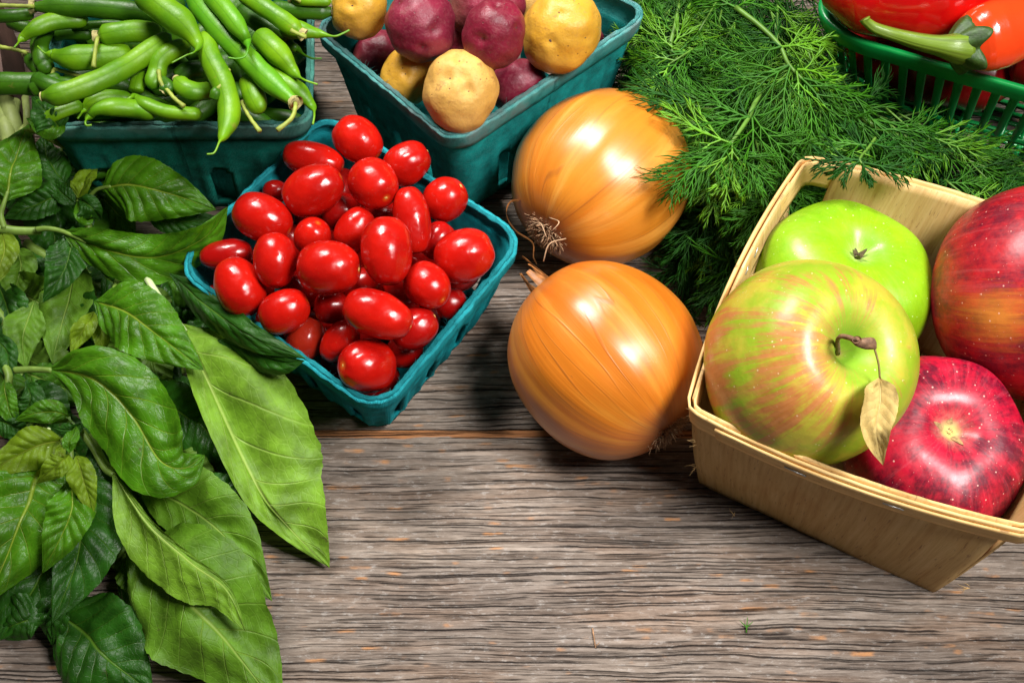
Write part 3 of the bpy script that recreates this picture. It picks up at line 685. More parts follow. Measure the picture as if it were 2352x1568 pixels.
# ================================================================== VENEER BASKET
VH = 8.0
VA, VD, VB = at(1583, 935, VH), at(2372, 1216, VH), at(1850, 362, VH); VC = VB + (VD - VA) * 1.02
a0, d0 = at(1608, 1108, 0), at(2145, 1358, 0)
b0 = a0 + (VB - VA) * .78; b0.z = 0; c0 = d0 + (VB - VA) * .78; c0.z = 0
vb = thing('veneer_basket', 'square pale wood veneer basket with stapled rim bands, holding the apples', 'basket', (VA + VB + VC + VD) / 4 * 1.0 - Vector((0, 0, VH)))
VM = m_veneer('wood_veneer', .92); VR = m_veneer('pale_rim_veneer', 1.22); STEEL = m_plain('staple_wire', (.5, .5, .48), .3, .1, 3.); 
STEEL.node_tree.nodes['Principled BSDF'].inputs['Metallic'].default_value = .9
RQ = [VA, VD, VC, VB]; BQ = [a0, d0, c0, b0]
ctrR = sum(RQ, Vector()) / 4; ctrB = sum(BQ, Vector()) / 4
def bow(P, Q, t, ctr, amt):
    p = P.lerp(Q, t); m = (P + Q) / 2 - ctr; m.z = 0; m.normalize()
    return p + m * amt * (1 - (2 * t - 1) ** 2)
for k in range(4):
    r0, r1 = RQ[k], RQ[(k + 1) % 4]; q0, q1 = BQ[k], BQ[(k + 1) % 4]; L = (r1 - r0).length
    ins = (.012, .07, .03, .11)[k]; ine = (.05, .07, .10, .03)[k]
    def fn(u, v, r0=r0, r1=r1, q0=q0, q1=q1):
        zt = v
        tb_ = lerp(.0, 1., u); tt = lerp(ins, 1 - ine, u)
        p = bow(q0, q1, tb_, ctrB, .05) + Vector((0, 0, .03)); q = bow(r0, r1, tt, ctrR, .55)
        r = p.lerp(q, zt) + Vector((0, 0, 0)); n = (p - ctrB); n.z = 0; n.normalize()
        r += n * .15 * sin(pi * zt) * (1 if k != 2 else .5) - n * .10 * zt
        r.z += .05 * nz((u * 30, k, 0)) if v in (0., 1.) else 0
        r += n * .05 * nz((u * 5, v * 4, k))
        return r, ((v * 8, u * L, k * 3.) if k in (1, 3) else (v * 8, u * L, k * 3.))
    mb = MB(); mb.grid(fn, 40, 18); o = build('side_panel', mb, VM, vb); solid(o, .13)
mb = MB(); mb.grid(lambda u, v: (quad_map(BQ, u * 2 - 1, v * 2 - 1) + Vector((0, 0, .10)), (u * 12, v * 12, 9)), 12, 12)
o = build('basket_floor', mb, VM, vb); solid(o, .12)
def rim_path(off, n=33):
    pts = []
    for k in range(4):
        for i in range(n - 1):
            t = i / (n - 1); p = bow(RQ[k], RQ[(k + 1) % 4], t, ctrR, .62)
            pts.append(p)
    # round the corners
    N = len(pts)
    for _ in range(1): pts = [(pts[i - 1] + pts[i] * 2 + pts[(i + 1) % N]) / 4 for i in range(N)]
    out = []
    for i in range(N):
        t = (pts[(i + 1) % N] - pts[i - 1]).normalized(); nrm = Vector((t.y, -t.x, 0)); out.append(pts[i] + nrm * off)
    return out
for nm, off, zt, hh, sd in (('outer_rim_band', .12, .04, 1.35, 1), ('inner_rim_band', -.14, .0, 1.45, 2)):
    pth = rim_path(off); N = len(pth)
    def fn(u, v, pth=pth, N=N, zt=zt, hh=hh, sd=sd):
        i = round(u * N) % N; p = pth[i]; inw = (ctrR - p); inw.z = 0; inw.normalize()
        z = zt - hh * (1 - v) + .05 * nz((u * 40, sd, 0)) + (.03 * nz((u * 220, sd, v * 3)))
        return p + inw * (1 - v) * .22 + Vector((0, 0, z)) , (u * 60, v * 1.4, sd * 5.)
    mb = MB(); mb.grid(fn, N, 5, wrap=True); o = build(nm, mb, VR, vb); solid(o, .11)
# overlap end of the outer band and a split sliver along it
pth = rim_path(.26); mb = MB()
mb.grid(lambda u, v: (pth[3 + int(round(u * 60))] + Vector((0, 0, -.15 - 1.0 * (1 - v) - (0 if u > .02 else .02))) + (ctrR - pth[3]).normalized() * (.20 * (1 - v)), (u * 30, v * 1.4, 17)), 60, 4)
o = build('band_overlap', mb, VR, vb); solid(o, .09)
def staple(A_, B_, up=.03):
    mb = MB(); d = (A_ - B_).normalized()
    n = (CAM - A_).normalized()
    mb.tube([A_ - n * .05, A_ + n * up, A_.lerp(B_, .5) + n * up * 1.2, B_ + n * up, B_ - n * .05], [.022] * 5, 6)
    build('staple', mb, STEEL, vb)
SMB = {}
# staple wires are placed on the band surfaces from their position along the rim path
def on_band(idx, off, dz, t=0.): 
    p = rim_path(off); N = len(p); i = int(idx) % N; q = p[i].lerp(p[(i + 1) % N], idx - int(idx)); inw = (ctrR - q); inw.z = 0; inw.normalize()
    return q + inw * (-dz) * .16 + Vector((0, 0, dz))
def st(i0, i1, off, dz0, dz1):
    A_, B_ = on_band(i0, off, dz0), on_band(i1, off, dz1); A_i = on_band(i0, off - .12 * (1 if off > 0 else -1), dz0); B_i = on_band(i1, off - .12 * (1 if off > 0 else -1), dz1)
    mb = MB(); mb.tube([A_i, A_, A_.lerp(B_, .5), B_, B_i], [.032] * 5, 6); build('staple', mb, STEEL, vb)
st(10.0, 12.1, .36, -.62, -.70); st(19.3, 21.2, .36, -.55, -.62)
st(83, 84, -.25, -.55, -.5); st(85.2, 86.2, -.25, -.5, -.45)
st(108, 108.8, -.25, -.35, -.6); st(110.5, 111.2, -.25, -.35, -.55)
# frayed splinters at the corners
mb = MB(); rnd = random.Random(2)
for (x, y, z, n_) in ((1597, 1015, 5.5, 5), (1600, 1070, 3, 4), (2225, 1345, 1.5, 5), (1592, 950, 7.0, 3), (1690, 1180, .3, 3)):
    for k in range(n_):
        p = at(x + rnd.uniform(-4, 4), y + rnd.uniform(-6, 6), z); d = (img_dir(rnd.uniform(120, 260))) * rnd.uniform(.2, .55)
        mb.tube([p, p + d * .5 + UP * rnd.uniform(-.05, .05), p + d], [.022, .016, .004], 3)
build('splinter', mb, VM, vb)

# ================================================================== APPLES
APROF = [(0, .50), (.035, .51), (.075, .56), (.14, .68), (.24, .80), (.38, .865), (.54, .855), (.70, .75), (.84, .56), (.95, .28), (1.0, -.02), (.975, -.30), (.90, -.54), (.76, -.72), (.58, -.815), (.42, -.84), (.28, -.81), (.16, -.73), (.07, -.66), (0, -.64)]
def apple(label, px, py, Rpx, z, ang, tilt, mat, hs=1.0, end='stem', seed=0, lobes=.02):
    P = at(px, py, z); R = cmpx(Rpx, P)
    ax = img_dir(ang, tilt)          # axis toward the end we see
    if end == 'calyx': prof_ = [(r, -z_) for r, z_ in reversed(APROF)]
    else: prof_ = APROF
    sm = smooth_path([Vector((r, z_, 0)) for r, z_ in prof_], 91)
    M = rot_to(ax, seed); mb = MB()
    def fn(u, v):
        ph = 2 * pi * u; q = sm[round(v * 90)]
        lob = lobes * cos(5 * ph + seed) * (sstep(-.2, -.8, q.y) if end == 'stem' else sstep(.2, .8, q.y) * 1.6) + .018 * cos(2 * ph + seed) + .01 * cos(3 * ph)
        r = max(0, q.x) * (1 + lob) * R
        p = M @ Vector((r * cos(ph), r * sin(ph), q.y * R * hs))
        return P + p, (cos(ph), sin(ph), v)
    mb.grid(fn, 96, 90, wrap=True)
    rt = thing('apple', label, 'apple', P, 'apples in the veneer basket')
    build('apple_skin', mb, mat, rt)
    return rt, P, R, M, hs
def calyx(rt, P, R, M, hs, seed, open_=.20, cen=.62, col=None, big=1.5):
    mb = MB(); rnd = random.Random(seed)
    for k in range(5):
        a = k * 2 * pi / 5 + rnd.uniform(-.3, .3); L = rnd.uniform(.30, .48) * big; cu = rnd.uniform(-.1, .2)
        def fn(u, v):
            w_ = .11 * big * (1 - v) ** .6; x = (u - .5) * 2 * w_; r = .05 + L * v * open_ * 2.4; z = cen * R * hs + .02 + L * v * .75 - cu * v * v
            return P + M @ Vector((cos(a) * r - sin(a) * x, sin(a) * r + cos(a) * x, z)), (u, v, k)
        mb.grid(fn, 3, 6)
    for k in range(10):
        a = rnd.uniform(0, 6.28); r = .06; p = P + M @ Vector((cos(a) * r, sin(a) * r, cen * R * hs)); q = P + M @ Vector((cos(a) * .12, sin(a) * .12, cen * R * hs + .25))
        mb.tube([p, q], [.015, .01], 3)
    o = build('calyx', mb, col or CAL, rt); solid(o, .02)
CAL = m_plain('dry_calyx', (.10, .075, .03), .8, .6, 5.); CALP = m_plain('pale_calyx', (.34, .22, .09), .8, .5, 5.)
g1 = apple('bright green apple with its dark calyx showing, behind the striped apple', 1930, 664, 203, 5.0, 76, 52, m_apple('green_apple_skin', 'green'), .88, 'calyx', 1.0)
calyx(*g1, 3)
g4 = apple('deep crimson apple with a pale star shaped calyx, lowest in the veneer basket', 2140, 1030, 212, 4.6, 80, 66, m_apple('crimson_apple_skin', 'crimson'), .84, 'calyx', 2.2, .03)
calyx(*g4, 6, .40, .60, CALP, 1.9)
_M = rot_to(img_dir(-2, 40), .4); _d = (RIGHT * -.57 - UP * .25 + BACK * .78).normalized(); _sm = smooth_path([Vector((r, -z_, 0)) for r, z_ in reversed(APROF)], 91)
_b = max(((_M @ Vector((q.x * cos(p_ * .1), q.x * sin(p_ * .1), q.y))).normalized().dot(_d), p_ * .1, i_ / 90) for i_, q in enumerate(_sm) for p_ in range(63))
g3 = apple('large mottled red apple with an orange patch, cut off at the right edge', 2375, 674, 247, 6.6, -2, 40, m_apple('mottled_red_apple_skin', 'mottled', (cos(_b[1]), sin(_b[1]), _b[2])), .9, 'calyx', .4)
g2 = apple('yellow green apple with red blush stripes, a woody stem and one dry leaf', 1864, 832, 243, 8.2, 28, 66, m_apple('blushed_apple_skin', 'blush'), .88, 'stem', 5.5)
rt, P, R, M, hs = g2
STM = m_plain('apple_stem', (.20, .105, .055), .7, .5, 4., .5)
sp = smooth_path([P + M @ Vector((0, 0, .50 * R * hs)), at(1925, 776, 11.9), at(1950, 775, 12.6), at(1972, 786, 12.8), at(1998, 788, 12.6), at(2008, 797, 12.2)], 22)
mb = MB(); mb.tube(sp, [interp([(0, .09), (.4, .10), (.62, .17), (.74, .27), (.86, .20), (1, .12)], i / 21) for i in range(22)], 10, bump=lambda t, a: 1 + .15 * sin(3 * a + 9 * t) + .1 * sin(23 * t))
kp = at(1970, 780, 13.15)
def knob(u, v):
    a_ = 2 * pi * u; r = v * .19; return kp + RIGHT * cos(a_) * r + UP * sin(a_) * r * .8 + BACK * (.08 * sin(v * 7) - .16 * v), (u, v, 0)
mb.grid(knob, 14, 6, wrap=True)
stem = build('stem', mb, STM, rt)
mb = MB(); lp = smooth_path([at(2008, 797, 12.2), at(2018, 835, 11.6), at(2021, 868, 11.0)], 10); mb.tube(lp, [.045] * 10, 6); build('leaf_stalk', mb, m_plain('dry_leaf_stalk', (.30, .22, .07), .7, .3, 4.), rt)

# ================================================================== LEAVES
LW = [(0, .02), (.04, .18), (.10, .48), (.18, .76), (.28, .94), (.38, 1.0), (.50, .97), (.62, .84), (.74, .64), (.84, .42), (.92, .22), (.97, .09), (1, .0)]
def leaf_mesh(mid, wl, wr, face, fold=.35, puck=.06, curl=0., serr=.035, seed=0, nu=26, nv=52, roll=0., cup=0.):
    """mid: world points along the midrib, wl/wr: half widths in cm, face: direction the blade faces at rest"""
    mp = smooth_path(mid, nv + 1); mb = MB(); rnd = random.Random(seed); ph = rnd.uniform(0, 9)
    T = [(mp[min(i + 1, nv)] - mp[max(i - 1, 0)]).normalized() for i in range(nv + 1)]
    def fn(u, v):
        i = round(v * nv); t = T[i]; uu = u * 2 - 1; s = -1 if uu < 0 else 1; au = abs(uu)
        f = (face - t * face.dot(t)).normalized(); side = t.cross(f)      # side points to the right of the leaf seen from the face
        if roll: 
            a = roll * (v - .3); f2 = f * cos(a) - side * sin(a); side = side * cos(a) + f * sin(a); f = f2
        w_ = interp(LW, v) * (wl if s < 0 else wr)
        if au > .93: w_ *= 1 + serr * (((v * 19 + .3 * s) % 1.0) - .5)
        ang = fold + curl * au
        x = w_ * au
        q = v - (au ** .8) * .20
        qq = q * 8.5 + (.45 if s > 0 else 0)
        pk = (abs(cos(pi * qq)) ** .6 - .5) * 2.1 * puck * min(1., au * 4) * (1 - au * .45) * min(1, w_ * 1.1)
        y = x * sin(ang) - cup * x * x / max(.3, w_)
        y += pk + .30 * w_ * nz((uu * 1.5, v * 3.6, 0), 1, seed + ph) + .035 * nz((uu * 5, v * 10, 1), 1, seed)
        y += .15 * w_ * (au ** 3) * sin(v * 13 + ph + s * 2)
        y -= .05 * exp(-(au / .05) ** 2)
        return mp[i] + side * (s * x * cos(ang)) + f * y, (uu, v, seed * .37)
    mb.grid(fn, nu, nv)
    return mb, mp
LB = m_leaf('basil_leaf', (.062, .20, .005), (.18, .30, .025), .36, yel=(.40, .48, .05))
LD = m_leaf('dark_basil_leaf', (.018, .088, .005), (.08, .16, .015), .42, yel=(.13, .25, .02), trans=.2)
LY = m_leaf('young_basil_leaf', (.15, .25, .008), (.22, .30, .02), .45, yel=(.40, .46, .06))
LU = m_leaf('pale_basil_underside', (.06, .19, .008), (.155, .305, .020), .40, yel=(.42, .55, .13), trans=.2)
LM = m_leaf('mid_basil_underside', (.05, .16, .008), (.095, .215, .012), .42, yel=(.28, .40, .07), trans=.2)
BSTEM = m_plain('basil_stem', (.17, .28, .04), .5, .3, 1.5, .3, trans=.1); BPALE = m_plain('pale_basil_stem', (.50, .60, .30), .5, .3, 1.5, .3)
# sprig, name, midrib pixels [(x,y,z)...], wl px, wr px, facing dir (dx,dy,dz in image frame: right, up, to viewer), fold, puck, material, flip (show underside), label or None
SP = {
 'A': ('top left sprig of basil with one broad bright leaf against the bean basket', (60, 470, 3)),
 'B': ('basil sprig whose long folded leaf points its tip at the tomato basket rim', (150, 530, 3)),
 'C': ('basil sprig with a glossy blistered leaf and a long dark leaf over the tomato basket', (300, 650, 3)),
 'D': ('basil sprig with the longest pale green leaf, its tip on the bare wood', (400, 740, 3)),
 'E': ('basil sprig with a broad wavy leaf curling to a pointed tip, middle of the bunch', (60, 850, 3)),
 'F': ('basil sprig with small yellowish top leaves and large dark glossy leaves, lower left', (150, 1040, 2)),
 'G': ('basil sprig with pale bruised leaves seen from below, at the bottom of the bunch', (270, 1090, 2)),
 'H': ('shaded basil sprig of dull leaves at the far left edge', (20, 700, 2)),
}
LV = [
 ('A', [(232, 433, 4.6), (300, 424, 5.2), (390, 445, 4.9), (497, 482, 4.0)], 62, 74, (.0, -.1, 1), .22, .10, LB, 0),
 ('A', [(15, 462, 5.0), (22, 410, 5.6), (38, 350, 5.6), (66, 285, 5.0)], 78, 60, (.1, 0, 1), .12, .07, LB, 0),
 ('A', [(5, 470, 4.8), (-10, 410, 5.2), (-35, 340, 5.2), (-50, 300, 5.0)], 70, 45, (.3, 0, 1), .1, .07, LB, 0),
 ('A', [(158, 345, 5.0), (125, 318, 5.5), (90, 302, 5.4), (45, 299, 5.2)], 11, 14, (0, .3, 1), .1, .02, LY, 0),
 ('A', [(150, 420, 4.4), (120, 380, 4.4), (105, 345, 4.2), (98, 310, 4.2)], 34, 40, (.5, .1, .8), .25, .10, LD, 0),
 ('A', [(162, 452, 4.2), (110, 458, 4.4), (60, 478, 4.2), (10, 502, 3.8)], 34, 46, (0, .2, 1), .25, .12, LD, 0),
 ('A', [(175, 470, 4.4), (150, 450, 4.7), (132, 432, 4.6), (120, 410, 4.2)], 20, 20, (0, 0, 1), .5, .05, LD, 0),
 ('A', [(178, 455, 4.6), (190, 425, 5.0), (205, 400, 4.9), (224, 388, 4.4)], 28, 24, (-.2, .2, 1), .5, .05, LY, 0),
 ('A', [(180, 458, 4.8), (200, 468, 5.1), (218, 485, 4.8), (232, 505, 4.0)], 22, 30, (.1, 0, 1), .4, .07, LD, 0),
 ('A', [(176, 462, 4.6), (188, 490, 4.8), (200, 505, 4.4), (208, 500, 3.8)], 16, 16, (.1, 0, 1), .5, .05, LB, 0),
 ('A', [(260, 395, 2.8), (230, 388, 3.0), (190, 392, 3.0), (150, 400, 2.8)], 22, 22, (0, .2, 1), .1, .03, LD, 0),
 ('A', [(140, 300, 7.8), (122, 275, 8.6), (100, 250, 8.7), (72, 222, 8.2)], 42, 40, (0, .2, 1), .2, .08, LD, 0),
 ('A', [(150, 285, 7.9), (120, 292, 8.4), (95, 290, 8.3), (60, 272, 8.)], 24, 26, (0, .2, 1), .2, .06, LB, 0),
 ('B', [(140, 530, 4.6), (240, 572, 5.2), (360, 590, 5.0), (470, 545, 6.4), (524, 474, 7.6)], 50, 58, (.1, -.25, 1), .50, .10, LB, 0),
 ('B', [(330, 485, 2.8), (390, 505, 3.0), (440, 508, 3.0), (510, 502, 2.8)], 36, 30, (0, 0, 1), .2, .08, LD, 0),
 ('B', [(168, 520, 4.0), (160, 575, 4.5), (140, 630, 4.4), (98, 695, 3.8)], 42, 46, (.1, .1, 1), .30, .14, LD, 0),
 ('B', [(178, 600, 2.6), (160, 680, 3.0), (140, 750, 2.8), (122, 838, 2.4)], 52, 58, (0, .1, 1), .15, .05, LM, 1),
 ('B', [(80, 690, 2.8), (62, 740, 3.0), (52, 790, 2.8), (60, 845, 2.4)], 40, 44, (.1, .1, 1), .15, .05, LM, 1),
 ('C', [(216, 692, 5.2), (290, 716, 5.9), (370, 775, 5.9), (468, 850, 5.0)], 70, 74, (.05, .05, 1), .18, .13, LB, 0),
 ('C', [(390, 628, 5.0), (470, 700, 5.6), (570, 770, 6.3), (702, 824, 6.4)], 38, 48, (-.1, -.2, 1), -.15, .06, LD, 0),
 ('C', [(500, 780, 4.6), (560, 800, 5.0), (640, 830, 5.8), (700, 828, 6.1)], 18, 40, (-.1, -.2, 1), .1, .05, LD, 0),
 ('C', [(290, 680, 3.2), (320, 690, 3.7), (350, 705, 3.6), (400, 735, 3.0)], 34, 30, (0, .1, 1), .3, .12, LD, 0),
 ('C', [(216, 716, 4.2), (200, 745, 4.6), (180, 775, 4.4), (163, 815, 4.0)], 22, 26, (0, 0, 1), .4, .05, LY, 0),
 ('C', [(220, 722, 4.0), (228, 750, 4.2), (232, 785, 4.0), (226, 815, 3.6)], 22, 18, (.2, 0, 1), .4, .05, LY, 0),
 ('C', [(300, 650, 1.5), (330, 730, 1.8), (370, 800, 1.6), (420, 900, 1.4)], 46, 46, (.3, .1, 1), .3, .08, LD, 0),
 ('D', [(418, 745, 3.8), (478, 880, 4.1), (586, 1110, 2.7), (662, 1210, 1.8), (757, 1303, .45)], 158, 40, (.22, .05, 1), .28, .09, LU, 1),
 ('D', [(395, 850, 1.4), (430, 930, 1.8), (500, 1020, 1.4), (580, 1165, .8)], 52, 45, (.3, .1, 1), .2, .08, LD, 0),
 ('D', [(360, 820, 1.8), (380, 900, 2.0), (400, 960, 1.8), (440, 1030, 1.4)], 40, 42, (.4, .1, 1), .3, .08, LD, 0),
 ('D', [(440, 760, 3.0), (500, 790, 3.4), (570, 850, 3.4), (640, 940, 2.8)], 30, 36, (0, 0, 1), .2, .06, LD, 0),
 ('E', [(112, 848, 5.6), (215, 870, 6.4), (300, 950, 6.4), (360, 1050, 6.3), (420, 1075, 5.8), (470, 1045, 5.5)], 92, 96, (.05, -.05, 1), .30, .10, LB, 0),
 ('E', [(60, 880, 3.6), (70, 910, 3.8), (60, 940, 3.5), (40, 960, 3.)], 30, 30, (0, 0, 1), .3, .08, LD, 0),
 ('E', [(10, 870, 3.6), (12, 910, 3.8), (25, 950, 3.5), (45, 975, 3.)], 24, 24, (0, 0, 1), .4, .06, LB, 0),
 ('E', [(160, 955, 4.2), (120, 945, 4.6), (75, 950, 4.5), (34, 965, 4.)], 24, 26, (0, .1, 1), .2, .06, LB, 0),
 ('E', [(185, 972, 4.0), (165, 985, 4.5), (140, 985, 4.3), (105, 975, 4.)], 18, 16, (0, .1, 1), .3, .05, LD, 0),
 ('E', [(240, 790, 2.4), (270, 800, 2.9), (300, 830, 2.7), (325, 880, 2.2)], 30, 30, (0, .1, 1), .2, .04, LM, 1),
 ('E', [(270, 770, 1.8), (250, 830, 2.4), (270, 850, 2.2), (215, 860, 2.)], 26, 30, (0, .1, 1), .2, .04, LM, 1),
 ('F', [(145, 1010, 4.9), (90, 1022, 5.4), (30, 1050, 5.2), (-45, 1100, 4.8)], 46, 44, (0, .1, 1), .32, .07, LY, 0),
 ('F', [(110, 1030, 4.2), (75, 1110, 4.7), (40, 1210, 4.5), (-30, 1385, 3.4)], 130, 128, (.05, .05, 1), .10, .11, LB, 0),
 ('F', [(150, 1100, 2.4), (125, 1220, 2.9), (80, 1340, 2.6), (0, 1470, 1.6)], 120, 120, (.0, .1, 1), .12, .14, LD, 0),
 ('F', [(180, 1080, 3.4), (190, 1180, 3.9), (175, 1290, 3.8), (120, 1430, 3.0)], 92, 66, (.15, .1, 1), .15, .13, LD, 0),
 ('F', [(160, 1090, 4.6), (165, 1160, 5.1), (140, 1230, 4.8), (97, 1316, 4.0)], 50, 52, (.1, .1, 1), .25, .14, LB, 0),
 ('F', [(158, 1042, 5.4), (140, 1062, 5.8), (115, 1082, 5.6), (84, 1110, 5.)], 26, 28, (0, 0, 1), .3, .05, LY, 0),
 ('F', [(175, 1045, 5.4), (186, 1085, 5.7), (200, 1130, 5.4), (214, 1182, 4.8)], 30, 30, (.1, 0, 1), .5, .08, LY, 0),
 ('F', [(160, 1040, 5.6), (158, 1015, 5.9), (168, 995, 5.8), (175, 978, 5.4)], 14, 18, (0, 0, 1), .4, .05, LB, 0),
 ('F', [(150, 1042, 5.4), (135, 1050, 5.8), (140, 1030, 5.7), (120, 1060, 5.4)], 10, 12, (0, 0, 1), .4, .04, LY, 0),
 ('F', [(100, 1420, 1.8), (60, 1425, 2.2), (20, 1440, 1.8), (-30, 1462, 1.2)], 40, 60, (0, .1, 1), .1, .06, LD, 0),
 ('F', [(130, 1398, 1.4), (190, 1460, 1.9), (265, 1525, 1.7), (352, 1595, 1.)], 110, 105, (0, .1, 1), .12, .12, LD, 0),
 ('G', [(258, 1082, 4.6), (345, 1205, 5.1), (440, 1290, 4.9), (520, 1352, 4.5), (566, 1450, 3.8)], 14, 88, (-.1, -.1, 1), .10, .09, LU, 1),
 ('G', [(300, 1105, 3.2), (420, 1160, 3.7), (520, 1240, 3.5), (625, 1380, 2.6)], 92, 60, (.05, 0, 1), .12, .09, LM, 1),
 ('G', [(290, 1270, 2.6), (400, 1350, 3.3), (520, 1470, 2.9), (650, 1640, 1.8)], 150, 140, (.05, .05, 1), .05, .09, LM, 1),
 ('G', [(205, 1020, 3.0), (235, 1080, 3.4), (255, 1150, 3.2), (262, 1260, 2.6)], 50, 50, (.1, .1, 1), .2, .05, LD, 0),
 ('G', [(320, 1110, 2.0), (400, 1180, 2.0), (480, 1250, 2.0), (560, 1370, 1.8)], 40, 60, (.05, 0, 1), .12, .05, LD, 0),
 ('H', [(5, 532, 4.2), (10, 570, 4.5), (0, 610, 4.3), (-8, 655, 4.)], 30, 34, (0, 0, 1), .2, .05, LY, 0),
 ('H', [(40, 570, 2.6), (50, 610, 2.9), (40, 650, 2.7), (35, 690, 2.4)], 34, 48, (0, 0, 1), .3, .08, LM, 1),
 ('H', [(-10, 640, 2.2), (15, 700, 2.6), (20, 760, 2.4), (0, 830, 2.)], 40, 36, (0, 0, 1), .3, .08, LD, 0),
 ('H', [(-20, 770, 3.4), (10, 800, 3.8), (20, 840, 3.6), (20, 880, 3.2)], 24, 30, (0, 0, 1), .3, .08, LD, 0),
 ('H', [(-20, 960, 2.8), (10, 970, 3.2), (40, 985, 3.0), (70, 1000, 2.6)], 30, 30, (0, 0, 1), .3, .08, LD, 0),
 ('H', [(40, 620, 1.6), (80, 640, 2.0), (100, 655, 1.9), (120, 660, 1.5)], 24, 24, (0, 0, 1), .3, .08, LM, 0),
]
rnd = random.Random(21)
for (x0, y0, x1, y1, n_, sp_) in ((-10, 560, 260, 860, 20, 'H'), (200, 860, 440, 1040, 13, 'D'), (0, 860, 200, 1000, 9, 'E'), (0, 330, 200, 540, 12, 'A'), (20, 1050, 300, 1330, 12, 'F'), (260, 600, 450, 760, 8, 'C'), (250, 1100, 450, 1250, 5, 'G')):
    for k in range(n_):      # added filler leaves, mostly dark-coloured to stand in for shade in the gaps
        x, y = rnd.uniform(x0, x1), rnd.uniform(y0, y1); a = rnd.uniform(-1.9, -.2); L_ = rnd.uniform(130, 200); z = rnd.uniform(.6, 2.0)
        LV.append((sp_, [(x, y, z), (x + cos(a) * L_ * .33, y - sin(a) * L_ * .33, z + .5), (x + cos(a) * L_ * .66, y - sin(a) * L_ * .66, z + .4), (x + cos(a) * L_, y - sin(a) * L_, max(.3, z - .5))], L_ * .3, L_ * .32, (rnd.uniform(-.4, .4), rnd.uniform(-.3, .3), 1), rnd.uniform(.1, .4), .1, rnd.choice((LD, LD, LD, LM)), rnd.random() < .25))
roots = {k: thing('basil_sprig', l, 'basil', at(*p[:2], 0.0), 'sprigs in the basil bunch') for k, (l, p) in SP.items()}
for i, (sp_, mid, wl, wr, fc, fold, puck, mat_, flip) in enumerate(LV):
    pts = [at(*p) for p in mid]; c = pts[len(pts) // 2]
    f = (RIGHT * fc[0] + UP * fc[1] + BACK * fc[2]).normalized()
    wl, wr = cmpx(wl * 1.12, c), cmpx(wr * 1.12, c)
    if flip: f = -f; wl, wr = wr, wl; fold = -fold
    # seen from the face, side = t x f ; the left of the page is wl when the leaf faces the viewer
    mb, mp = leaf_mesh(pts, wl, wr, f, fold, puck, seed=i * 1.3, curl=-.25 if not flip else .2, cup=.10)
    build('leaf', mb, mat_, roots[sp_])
def stemtube(sp_, pts, r0, r1, m=None, nm='stem'):
    P = smooth_path([at(*p) for p in pts], 18); mb = MB(); mb.tube(P, [lerp(r0, r1, i / 17) for i in range(18)], 10, bump=lambda t, a: 1 + .06 * cos(4 * a)); build(nm, mb, m or BSTEM, roots[sp_])
stemtube('A', [(-40, 520, 4.2), (0, 525, 4.3), (40, 530, 4.2), (95, 530, 4.0)], .26, .20)
stemtube('A', [(10, 525, 4.4), (2, 495, 4.7), (8, 470, 5.0), (18, 440, 5.3)], .17, .08, nm='leaf_stalk')
stemtube('A', [(208, 448, 4.2), (225, 434, 4.6), (255, 428, 4.9)], .10, .09, nm='leaf_stalk')
stemtube('A', [(200, 545, 3.0), (203, 515, 3.3), (192, 480, 3.8), (178, 458, 4.4)], .20, .14)
stemtube('A', [(142, 360, 3.6), (143, 320, 4.0), (140, 295, 4.2)], .09, .08)
stemtube('B', [(84, 527, 4.4), (110, 525, 4.6), (145, 532, 4.7), (200, 556, 5.0)], .15, .10, nm='leaf_stalk')
stemtube('B', [(60, 560, 2.2), (170, 640, 2.2), (250, 760, 1.8), (330, 900, 1.2)], .28, .22)
stemtube('C', [(272, 640, 3.4), (258, 670, 4.2), (236, 690, 5.0)], .14, .10)
stemtube('C', [(200, 560, 1.6), (300, 640, 1.8), (360, 760, 1.6), (420, 860, 1.2)], .26, .2)
stemtube('D', [(338, 640, 4.3), (362, 678, 4.4), (390, 718, 4.2), (424, 762, 3.9)], .17, .16, BPALE, 'leaf_stalk')
stemtube('E', [(34, 850, 5.2), (70, 848, 5.4), (120, 850, 5.6)], .17, .13, nm='leaf_stalk')
stemtube('E', [(-20, 800, 3.0), (20, 860, 3.6), (10, 930, 3.2), (60, 990, 2.8)], .2, .16)
stemtube('F', [(188, 990, 3.8), (215, 1030, 4.0), (240, 1075, 4.2), (262, 1092, 4.5)], .17, .13)
stemtube('F', [(112, 985, 4.6), (104, 1010, 4.9), (112, 1030, 5.1)], .10, .10, BPALE)
stemtube('F', [(145, 1010, 5.0), (160, 1030, 5.2), (165, 1060, 5.0), (180, 1110, 4.2)], .14, .12)
stemtube('G', [(262, 1078, 4.3), (240, 1060, 3.8), (210, 1000, 3.0)], .13, .15)
stemtube('F', [(60, 1360, 1.2), (95, 1380, 1.5), (134, 1402, 1.5)], .18, .12)
stemtube('H', [(-30, 700, 3.0), (10, 740, 2.4), (60, 900, 1.4)], .25, .2)
# dry leaf on the blushed apple
DRY = m_leaf('dry_apple_leaf', (.56, .40, .14), (.60, .44, .17), .7, yel=(.62, .50, .24), trans=.12)
pts = [at(2021, 866, 11.0), at(2022, 925, 11.2), at(2012, 990, 10.9), at(2028, 1068, 9.8)]
mb, mp = leaf_mesh(pts, cmpx(46, pts[1]), cmpx(50, pts[1]), (BACK + RIGHT * -.15).normalized(), .25, .05, seed=77, curl=.3, serr=.03)
build('dry_leaf', mb, DRY, g2[0])

